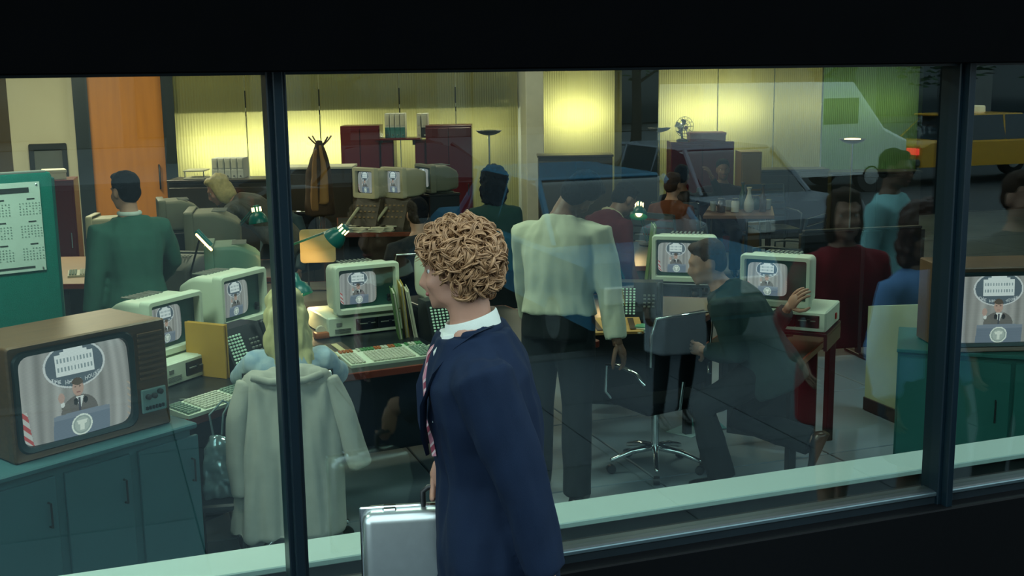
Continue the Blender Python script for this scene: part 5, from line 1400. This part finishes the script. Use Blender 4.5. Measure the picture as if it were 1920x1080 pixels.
def slat_chair(label, px, d, rz, m):
    a = fl(px, d); r = thing('slatted_chair', label, 'chair', (a[0], a[1], 0), rz, 'slatted metal chairs')
    for s in (-1, 1):
        MB().tube([(s * .25, -.24, 0), (s * .25, -.22, .45), (s * .25, -.30, .95)], .014, 8).build('leg', m, r, smooth=60); MB().tube([(s * .25, .24, 0), (s * .25, .22, .45)], .014, 8).build('leg', m, r, smooth=60)
        MB().tube([(s * .26, .22, .45), (s * .27, .22, .64), (s * .27, .1, .66), (s * .26, -.25, .66)], .012, 8).build('armrest', m, r, smooth=60)
    for i in range(6): MB().box((0, -.18 + i * .08, .455), (.50, .062, .018), .003).build('slat', m, r)
    for i in range(6): MB().box((0, -.232 - i * .0155, .53 + i * .08), (.50, .018, .055), .003).build('slat', m, r)
M_SLAT = mat('grey_blue_metal', (.06, .085, .10), .35, .3)
slat_chair('slatted grey metal chair at the right end of the meeting table', 1470, 11.4, -YAW + rad(55), M_SLAT)
slat_chair('slatted grey metal chair behind the right half of the meeting table', 1446, 14.2, -YAW + rad(190), M_SLAT)
# ================================================================== PEOPLE
C_GREEN = cloth_mat('green_wool_suit', (.035, .115, .090)); C_DARK = cloth_mat('black_trousers_cloth', (.008, .012, .014)); C_NAVY = cloth_mat('navy_suit_cloth', (.0045, .0125, .034))
C_SHIRT = cloth_mat('pale_cotton_shirt', (.50, .50, .38)); C_WHITE = cloth_mat('white_collar_cotton', (.62, .66, .60)); C_CHAR = cloth_mat('charcoal_green_jacket', (.022, .042, .042)); C_MAROON = cloth_mat('maroon_knit', (.07, .006, .012))
C_RED = cloth_mat('crimson_suit_cloth', (.26, .010, .020)); C_BLUE = cloth_mat('light_blue_jacket_cloth', (.20, .38, .75)); C_TEAL = cloth_mat('pale_teal_shirt', (.30, .60, .62)); C_GREY = cloth_mat('grey_dress_cloth', (.34, .38, .42)); C_RUST = cloth_mat('rust_jacket_cloth', (.12, .035, .015)); C_BEIGE = cloth_mat('beige_shawl', (.32, .27, .17)); C_DKG = cloth_mat('dark_green_top', (.012, .04, .034))
C_BLOUSE = mat('blue_white_blouse', (.10, .22, .36), .8, 0, .1, 16, col2=(.60, .66, .66))
C_STRIPE = mat('striped_dark_jacket', (.015, .018, .02), .8, 0, .1, 60, stretch=(4, .2, .2), col2=(.12, .12, .10))
H_BLACK = mat('black_hair', (.004, .004, .006), .85, spec=.12, bump=.6, bscale=60); H_BROWN = mat('brown_hair', (.045, .022, .012), .75, 0, .3, 40, spec=.2, bump=.5, bscale=60); H_BLOND = mat('blonde_hair', (.56, .49, .24), .5, 0, .3, 60, stretch=(1, 1, .2)); H_STRAW = mat('straw_hair', (.42, .34, .14), .6, 0, .3, 40); H_AUB = mat('auburn_hair', (.07, .02, .014), .5)
AWAY = -YAW
def at(px, d, z=0.0): 
    p = floor_at(px, d); return (p.x, p.y, z)
# green suited man
g = human('man in a green suit standing with his back to the window', at(256, 7.5), AWAY + rad(36), 1.77, dict(lean=2, head=(18, 6, 0), LH=('l', (-.30, .02, .80)), RH=('l', (.22, .30, .98)), RP=(1, -.6, -.2)), (('trousers', C_DARK, .02), ('jacket', C_GREEN, .034)), ('short', H_BLACK), vox=.014)
MB().tube([g['nb'] + Matrix.Rotation(i * math.pi / 8, 3, 'Z') @ Vector((.066, 0, .012)) for i in range(17)], .014, 6).build('shirt_collar', C_WHITE, g['root'], smooth=60)
# blonde woman on her chair with the coat over it
bw = at(534, 5.62); brz = AWAY + rad(10)
make_swivel_chair('swivel chair the blonde woman sits on, under a draped coat', bw, brz, back_h=.40, arms=False)
human('blonde woman in a blue and white blouse sitting at the desk', (bw[0], bw[1], 0), brz, 1.66, dict(seat=.475, lean=4, pelvis=(0, -.02, .575), head=(8, 10, 0), LH=('l', (-.22, .46, .80)), RH=('l', (.22, .46, .80)), LF=(-.12, .40, .085), RF=(.12, .36, .085)), (('skirt', C_DARK, .012), ('shirt', C_BLOUSE, .018, -.05)), ('long', H_BLOND), vox=.013, fem=True)
ct2 = thing('draped_coat', 'pale beige coat draped over the blonde woman\'s chair back', 'coat', (bw[0], bw[1], 0), brz)
C_COAT = cloth_mat('pale_beige_coat', (.36, .345, .30))
b = MB(); n = 22; L = []
for (z, cx, cy, rx, ry) in ((1.005, 0, -.285, .14, .035), (.985, 0, -.285, .19, .062), (.92, 0, -.29, .222, .085), (.75, -.005, -.30, .238, .10), (.55, -.015, -.315, .25, .115), (.22, -.03, -.33, .265, .13)):
    L.append([(cx + rx * math.copysign(abs(math.cos(2 * math.pi * i / n)) ** .7, math.cos(2 * math.pi * i / n)), cy + ry * math.sin(2 * math.pi * i / n), z) for i in range(n)])
b.loft(L); mesh_obj('shell', remesh(b, .012, 3, .030, 8, (1.4, 1.4, .10)), C_COAT, ct2)
b = MB(); b.tube([(.185, -.30, .955), (.245, -.32, .80), (.30, -.335, .60), (.325, -.34, .52)], [.05, .058, .06, .058], 12); mesh_obj('sleeve', remesh(b, .013, 2, .006, 12), C_COAT, ct2)
b = MB(); b.tube([(-.185, -.30, .955), (-.235, -.33, .78), (-.245, -.35, .58), (-.23, -.36, .42)], [.05, .055, .055, .05], 12); mesh_obj('sleeve', remesh(b, .013, 2, .006, 12), C_COAT, ct2)
MB().tube([(-.16, -.345, .985), (-.08, -.372, .965), (.08, -.372, .965), (.16, -.345, .985)], .018, 8).build('collar', C_COAT, ct2, smooth=60)
# shiny plastic carrier bag beside the chair
bgp = D(412, 880, 5.35); bag = thing('carrier_bag', 'shiny crumpled plastic carrier bag hanging left of the draped coat', 'bag', (bgp.x, bgp.y, 0), brz)
zb0, zb1 = D(412, 930, 5.35).z, D(412, 815, 5.35).z
M_SHINY = mat('shiny_plastic_film', (.30, .42, .44), .12, .55, .5, 9)
b = MB(); b.loft([[(sx * w_ * .5, sy * d_ * .5, z) for sx, sy in ((-1, -1), (0, -1.3), (1, -1), (1, 1), (0, 1.3), (-1, 1))] for z, w_, d_ in ((zb0, .15, .07), (zb0 + .05, .17, .09), ((zb0 + zb1) / 2, .15, .08), (zb1 - .02, .10, .05), (zb1, .06, .03))]); mesh_obj('bag', remesh(b, .009, 1, .018, 16, (1, 1, .6)), M_SHINY, bag)
for s in (-.02, .02): MB().tube([(s, 0, zb1), (s * 1.6, .0, zb1 + .10), (s + .05, .02, zb1 + .16), (.12, .05, zb1 + .10)], .006, 6).build('handle', M_SHINY, bag)
sp_ = thing('bag_stool', 'dark low stool beneath the shiny carrier bag', 'stool', (bgp.x, bgp.y, 0), brz)
MB().box((0, 0, zb0 - .02), (.26, .24, .036), .01).build('seat', M_DESK, sp_)
for sx in (-1, 1):
    for sy in (-1, 1): MB().tube([(sx * .10, sy * .09, 0), (sx * .10, sy * .09, zb0 - .03)], .012, 6).build('leg', M_BLACKPL, sp_)
# white shirted man
human('man in a pale shirt and black trousers leaning over the desk', at(1046, 6.27), AWAY + rad(-16), 1.90, dict(lean=8, bend=9, head=(-40, 38, 38), RH=D(1157, 648, 6.12), RP=(1, -.4, .1), RD=(.5, .1, -.85), LH=('l', (-.26, .38, .88)), LF=(-.14, .05, .085), RF=(.13, -.12, .085)), (('trousers', C_DARK, .018), ('shirt', C_SHIRT, .034, .02)), ('short', H_BLACK), vox=.012, skin=M_SKIN2)
# woman with full black hair
human('woman with full black curly hair standing with her back turned', at(930, 9.3), AWAY + rad(-6), 1.60, dict(head=(-6, 4, 0)), (('skirt', C_DARK, .015), ('shirt', C_DKG, .024, -.08)), ('afro', H_BLACK, .125), vox=.018, fem=True, skin=M_SKIN2)
# man in navy at the dealing desk
human('seated man in navy beyond the tousled walker\'s forehead', at(790, 8.95), AWAY + rad(10), 1.80, dict(seat=.50, lean=8, head=(0, 10, 0)), (('trousers', C_DARK, .015), ('jacket', cloth_mat('dark_navy_cloth', (.006, .014, .024)), .026)), ('short', H_BLACK), vox=.018)
nv = at(790, 8.95); 
st_ = make_swivel_chair('black swivel chair under the seated man in navy', nv, AWAY + rad(10), arms=False); st_.scale = (1, 1, 1.04)
# dark haired seated person beside the mullion
human('dark haired person sitting just right of the mullion', at(546, 11.7), AWAY + rad(150), 1.70, dict(seat=.45, lean=10, head=(15, 20, 0)), (('trousers', C_DARK, .015), ('shirt', cloth_mat('grey_blue_shirt', (.06, .10, .12)), .02)), ('short', H_BROWN), vox=.018, face=True)
make_swivel_chair('swivel chair of the dark haired person beside the mullion', at(546, 11.7), AWAY + rad(150), arms=False)
# leaning fair haired man
human('fair haired man in a striped dark jacket leaning over a desk', at(512, 10.45), AWAY + rad(85), 1.82, dict(pelvis=(0, -.1, .93), lean=42, bend=18, head=(10, 30, 0), LH=('l', (-.25, .70, .88)), RH=('l', (.2, .72, .88))), (('trousers', C_DARK, .018), ('jacket', C_STRIPE, .03)), ('bob', H_STRAW), vox=.018, face=True)
# bending woman in maroon behind the shirt sleeve
human('person in maroon with a beige shawl bending behind the pale shirt', at(1118, 8.6), AWAY + rad(-50), 1.66, dict(pelvis=(0, -.08, .90), lean=22, bend=20, head=(-10, 35, 0)), (('trousers', C_DARK, .018), ('shirt', C_MAROON, .026, -.06), ('scarf', C_BEIGE)), ('short', H_BLACK), vox=.018, fem=True, skin=M_SKIN2)
# striding man at the right monitor
human('striding man in a charcoal jacket reaching back to the monitor', at(1447, 6.35), AWAY + rad(66), 1.74, dict(pelvis=(0, 0.0, .74), lean=30, bend=8, head=(30, 14, 0), RH=D(1480, 575, 6.42), RP=(.3, -.2, -1), RN=(-.3, -.6, .7), LH=('l', (-.06, .36, .80)), LF=(-.08, .24, .085), RF=(.10, -.22, .30), LT=(0, 1, 0), RT=(0, .35, -.9), RK=(.1, 1, .1)), (('trousers', C_DARK, .022), ('jacket', C_CHAR, .032, -.16)), ('short', H_BROWN), vox=.013)
# people at the meeting table
a1 = human('dark clad person sitting at the meeting table with an arm stretched out', at(1274, 12.9), AWAY + rad(-20), 1.72, dict(seat=.45, lean=3, RH=D(1335, 333, 12.9), RP=(0, 0, -1)), (('trousers', C_DARK, .015), ('shirt', cloth_mat('black_top', (.010, .012, .014)), .02)), ('short', H_BLACK), vox=.02, skin=M_SKIN2)
human('dark clad person sitting at the meeting table behind the bottles', at(1350, 13.85), AWAY + rad(178), 1.70, dict(seat=.45, lean=2), (('trousers', C_DARK, .015), ('shirt', cloth_mat('dark_plum_top', (.020, .010, .016)), .022)), ('short', H_BLACK), vox=.02, skin=M_SKIN2, face=True)
human('person in a rust coloured jacket sitting left of the meeting table', at(1252, 11.9), AWAY + rad(-40), 1.72, dict(seat=.45, lean=6), (('trousers', C_DARK, .015), ('jacket', C_RUST, .03)), ('short', H_BROWN), vox=.02)
slat_chair('slatted chair under the person with the stretched out arm', 1274, 12.9, AWAY + rad(-20), M_SLAT)
slat_chair('slatted chair under the person behind the bottles', 1350, 13.85, AWAY + rad(178), M_SLAT)
slat_chair('slatted chair under the person in the rust jacket', 1252, 11.9, AWAY + rad(-40), M_SLAT)
# ---- pedestrians on the pavement, seen mirrored
def ped(px, d): 
    p = MIR(D(px, 500, d)); return (p.x, p.y, ZS)
human('woman in a crimson suit walking outside, seen mirrored', ped(1578, 5.5), rad(12), 1.70, dict(head=(10, 0, 0), LH=('l', (-.24, .16, .90)), RH=('l', (.24, .02, .86)), LF=(-.09, .14, .085), RF=(.09, -.14, .085)), (('skirt', C_RED, .02, .58), ('jacket', C_RED, .034, -.12)), ('bob', H_BROWN), vox=.014, fem=True, face=True)
human('woman in a light blue jacket walking outside, seen mirrored', ped(1728, 5.05), rad(-8), 1.66, dict(head=(25, 5, 0)), (('skirt', cloth_mat('navy_skirt', (.015, .025, .05)), .02, .55), ('jacket', C_BLUE, .034, -.10)), ('afro', H_AUB, .118), vox=.014, fem=True, skin=M_SKIN2, face=True)
human('person in a pale teal shirt behind the two women, seen mirrored', ped(1662, 7.6), rad(-30), 1.74, dict(head=(0, 6, 0)), (('trousers', C_DARK, .018), ('shirt', C_TEAL, .026, -.06)), ('short', H_BLACK), vox=.016, skin=M_SKIN2, face=True)
human('man in a dark jacket over a striped shirt outside, seen mirrored', ped(1905, 5.6), rad(10), 1.76, dict(), (('trousers', C_DARK, .018), ('shirt', mat('blue_striped_shirt', (.20, .30, .45), .8, 0, .1, 40, stretch=(6, .3, .3), col2=(.5, .55, .6)), .022, -.05), ('jacket', cloth_mat('slate_jacket', (.05, .06, .065)), .034)), ('short', H_BROWN), vox=.015, face=True)
human('woman in a grey dress and black tights outside, seen mirrored', ped(1262, 7.35), rad(6), 1.60, dict(head=(0, 18, 0), LF=(-.10, .02, .085), RF=(.10, -.06, .085)), (('tights', C_DARK), ('skirt', C_GREY, .022, .50), ('shirt', C_GREY, .028, -.08)), ('bob', H_BLACK), vox=.014, fem=True, skin=M_SKIN2, face=True)

# ================================================================== THE WALKER OUTSIDE THE GLASS
mp = D(918, 560, 3.18); MRZ = AWAY + rad(97)
hand_t = D(836, 858, 3.30)
hm_ = human('curly fair haired man in a navy suit walking past the window', (mp.x, mp.y, ZS), MRZ, 1.865, dict(headk=.86, lean=3, bend=4, head=(-26, 6, 0), LH=('l', (-.27, -.13, .86)), LP=(-.5, -1, 0), RH=hand_t, RP=(.8, -.8, -.3), RD=(-.1, 0, -1), RC=.75, LF=(-.10, -.22, .10), RF=(.10, .26, .085)), (('trousers', C_NAVY, .02), ('jacket', C_NAVY, .036, -.17, .009)), ('curly', None), vox=.009, face=True)
root, HM_, nb, up2, lat, fwd, k = hm_['root'], hm_['HM'], hm_['nb'], hm_['up2'], hm_['lat'], hm_['fwd'], hm_['k']
# shirt collar, tie, lapels, jacket collar
def around(r_f, r_l, z, a): return nb + up2 * z + lat * (r_l * math.sin(a)) + fwd * (r_f * math.cos(a))
b = MB(); N = 28; L = []
for (dz, g_) in ((-.035, .012), (-.01, .009), (.012, .004), (.016, .001), (.012, -.002), (-.03, .002)):
    L.append([around(.064 + g_ + .006, .062 + g_, dz + .012 * math.cos(2 * math.pi * i / N) * -1 + .014, 2 * math.pi * i / N) for i in range(N)])
b.loft(L, cap=False); b.build('shirt_collar', C_WHITE, root, smooth=60)
T = lambda v: hm_['spine'](v)
def chest(v, x, out): return T(v) + lat * x + fwd * out
b = MB(); b.loft([[chest(.30, -.07, .118), chest(.30, .07, .118), chest(.30, .07, .150), chest(.30, -.07, .150)], [chest(.48, -.06, .08), chest(.48, .06, .08), chest(.48, .06, .118), chest(.48, -.06, .118)], [chest(.515, -.05, .05), chest(.515, .05, .05), chest(.515, .05, .085), chest(.515, -.05, .085)]])
b.build('shirt_front', C_WHITE, root)
M_TIE = bpy.data.materials.new('pink_striped_tie'); M_TIE.use_nodes = True
t = M_TIE.node_tree; bs = t.nodes['Principled BSDF']; tc_ = nd(t, 'ShaderNodeTexCoord'); wv = nd(t, 'ShaderNodeTexWave'); wv.inputs['Scale'].default_value = 9; wv.bands_direction = 'DIAGONAL'
rp = nd(t, 'ShaderNodeValToRGB'); rp.color_ramp.interpolation = 'CONSTANT'
rp.color_ramp.elements[0].color = (.50, .20, .26, 1); rp.color_ramp.elements[1].position = .45; rp.color_ramp.elements[1].color = (.62, .50, .50, 1)
e_ = rp.color_ramp.elements.new(.8); e_.color = (.25, .04, .07, 1)
t.links.new(tc_.outputs['Object'], wv.inputs['Vector']); t.links.new(wv.outputs['Color'], rp.inputs['Fac']); t.links.new(rp.outputs['Color'], bs.inputs['Base Color']); bs.inputs['Roughness'].default_value = .5
b = MB(); b.loft([[chest(v, -w_, o), chest(v, w_, o), chest(v, w_ * .9, o + .012), chest(v, -w_ * .9, o + .012)] for v, w_, o in ((.505, .018, .080), (.488, .024, .100), (.465, .015, .122), (.40, .022, .145), (.30, .034, .156), (.20, .040, .150))]); b.build('tie', M_TIE, root)
for s in (-1, 1):
    b = MB()
    pts = [chest(.525, s * .060, -.055), chest(.520, s * .082, -.01), chest(.495, s * .085, .045), chest(.44, s * .085, .112), chest(.36, s * .072, .158), chest(.27, s * .045, .172), (chest(.20, s * .012, .168))]
    wds = [.018, .022, .028, .040, .042, .030, .008]; L = []
    for i, (p_, w_) in enumerate(zip(pts, wds)):
        o_ = (lat * s * .8 + fwd * .25).normalized(); nn = (fwd * .8 + lat * s * .5).normalized()
        L.append([p_ - o_ * w_ * .3, p_ + o_ * w_ * .9, p_ + o_ * w_ * .9 + nn * .010, p_ - o_ * w_ * .3 + nn * .012])
    b.loft(L); b.build('lapel', C_NAVY, root, smooth=50)
b = MB(); b.tube([around(.070, .080, -.012, a) for a in [math.radians(d_) for d_ in range(70, 300, 10)]], .016, 8, round_end=True); b.build('jacket_collar', C_NAVY, root, smooth=60)
# curls
M_CURL = mat('curly_fair_hair', (.105, .044, .020), .5, 0, .2, 70, col2=(.56, .32, .155))
hr = random.Random(3); b = MB(); P = lambda *c: HM_ @ Vector([x * k for x in c])
ncurl = 0
cap = MB(); cap.ell(P(0, -.022, .042), (.082 * k, .102 * k, .090 * k), 18, rot=HM_.to_3x3()); cap.ell(P(0, -.058, -.025), (.074 * k, .056 * k, .066 * k), 16, rot=HM_.to_3x3())
mesh_obj('hair', remesh(cap, .008, 2, .006, 40, (1, 1, 1)), mat('hair_underlayer', (.12, .055, .022), .6), root)
while ncurl < 620:
    th, ph = hr.uniform(0, 2 * math.pi), math.acos(hr.uniform(-.80, 1))
    d_ = Vector((math.sin(ph) * math.cos(th), math.sin(ph) * math.sin(th), math.cos(ph)))
    lowest = -.10 if d_.y < -.1 else (-.02 if d_.y < .35 else .055)
    p_ = Vector((d_.x * .086, -.022 + d_.y * .106, .040 + d_.z * (.094 if d_.z > 0 else .135)))
    if p_.z < lowest or (p_.y > .045 and p_.z < .062): continue
    if abs(p_.x) > .055 and -.03 < p_.y < .02 and p_.z < .0: continue        # keep the ears free
    nrm = Vector((d_.x / .086, d_.y / .106, d_.z / .1)).normalized()
    tg = (Vector((hr.uniform(-1, 1), hr.uniform(-1, 1), hr.uniform(-1.6, .3))) ); tg = (tg - nrm * tg.dot(nrm)).normalized(); bi = nrm.cross(tg)
    rad_, len_, turns = hr.uniform(.010, .019), hr.uniform(.04, .08), hr.uniform(.7, 1.4)
    pts, ph0, sg = [], hr.uniform(0, 6.3), hr.choice((-1, 1))
    lift = hr.uniform(.002, .016)
    for i in range(11):
        f = i / 10; a = ph0 + sg * f * turns * 2 * math.pi
        q = p_ + tg * (f - .3) * len_ + bi * math.cos(a) * rad_ + nrm * (lift + .010 * math.sin(f * math.pi) + math.sin(a) * rad_ * .8)
        pts.append(P(*q))
    for st in range(4):
        of = Vector((hr.uniform(-1, 1), hr.uniform(-1, 1), hr.uniform(-1, 1))) * .0042 * k
        w_ = hr.uniform(.0013, .0026) * k
        b.tube([q + of * (1 + .4 * math.sin(i * .7 + st)) for i, q in enumerate(pts)], [w_ * x for x in (.4, .8, 1, 1.1, 1.1, 1.1, 1.1, 1, .9, .7, .3)], 4)
    ncurl += 1
b.build('hair_curls', M_CURL, root, smooth=179)
# aluminium case in his far hand
cs_ = thing('metal_case', 'silver aluminium attache case carried by the curly haired man', 'case', (hand_t.x, hand_t.y, hand_t.z - .10), MRZ)
M_ALU = mat('brushed_aluminium', (.55, .60, .60), .3, .9, .08, 30)
MB().box((0, .02, -.21), (.11, .46, .33), .03, seg=3).build('shell', M_ALU, cs_, smooth=40)
MB().box((0, .02, -.21), (.012, .475, .345), .004).build('seam_band', M_CHROME, cs_)
MB().tube([(0, -.05, -.05), (0, -.05, .0), (0, -.035, .012), (0, .055, .012), (0, .07, .0), (0, .07, -.05)], .009, 8).build('handle', M_BLACKPL, cs_, smooth=60)
for y in (-.14, .17): MB().box((0, y, -.05), (.05, .04, .02), .004).build('latch', M_CHROME, cs_)
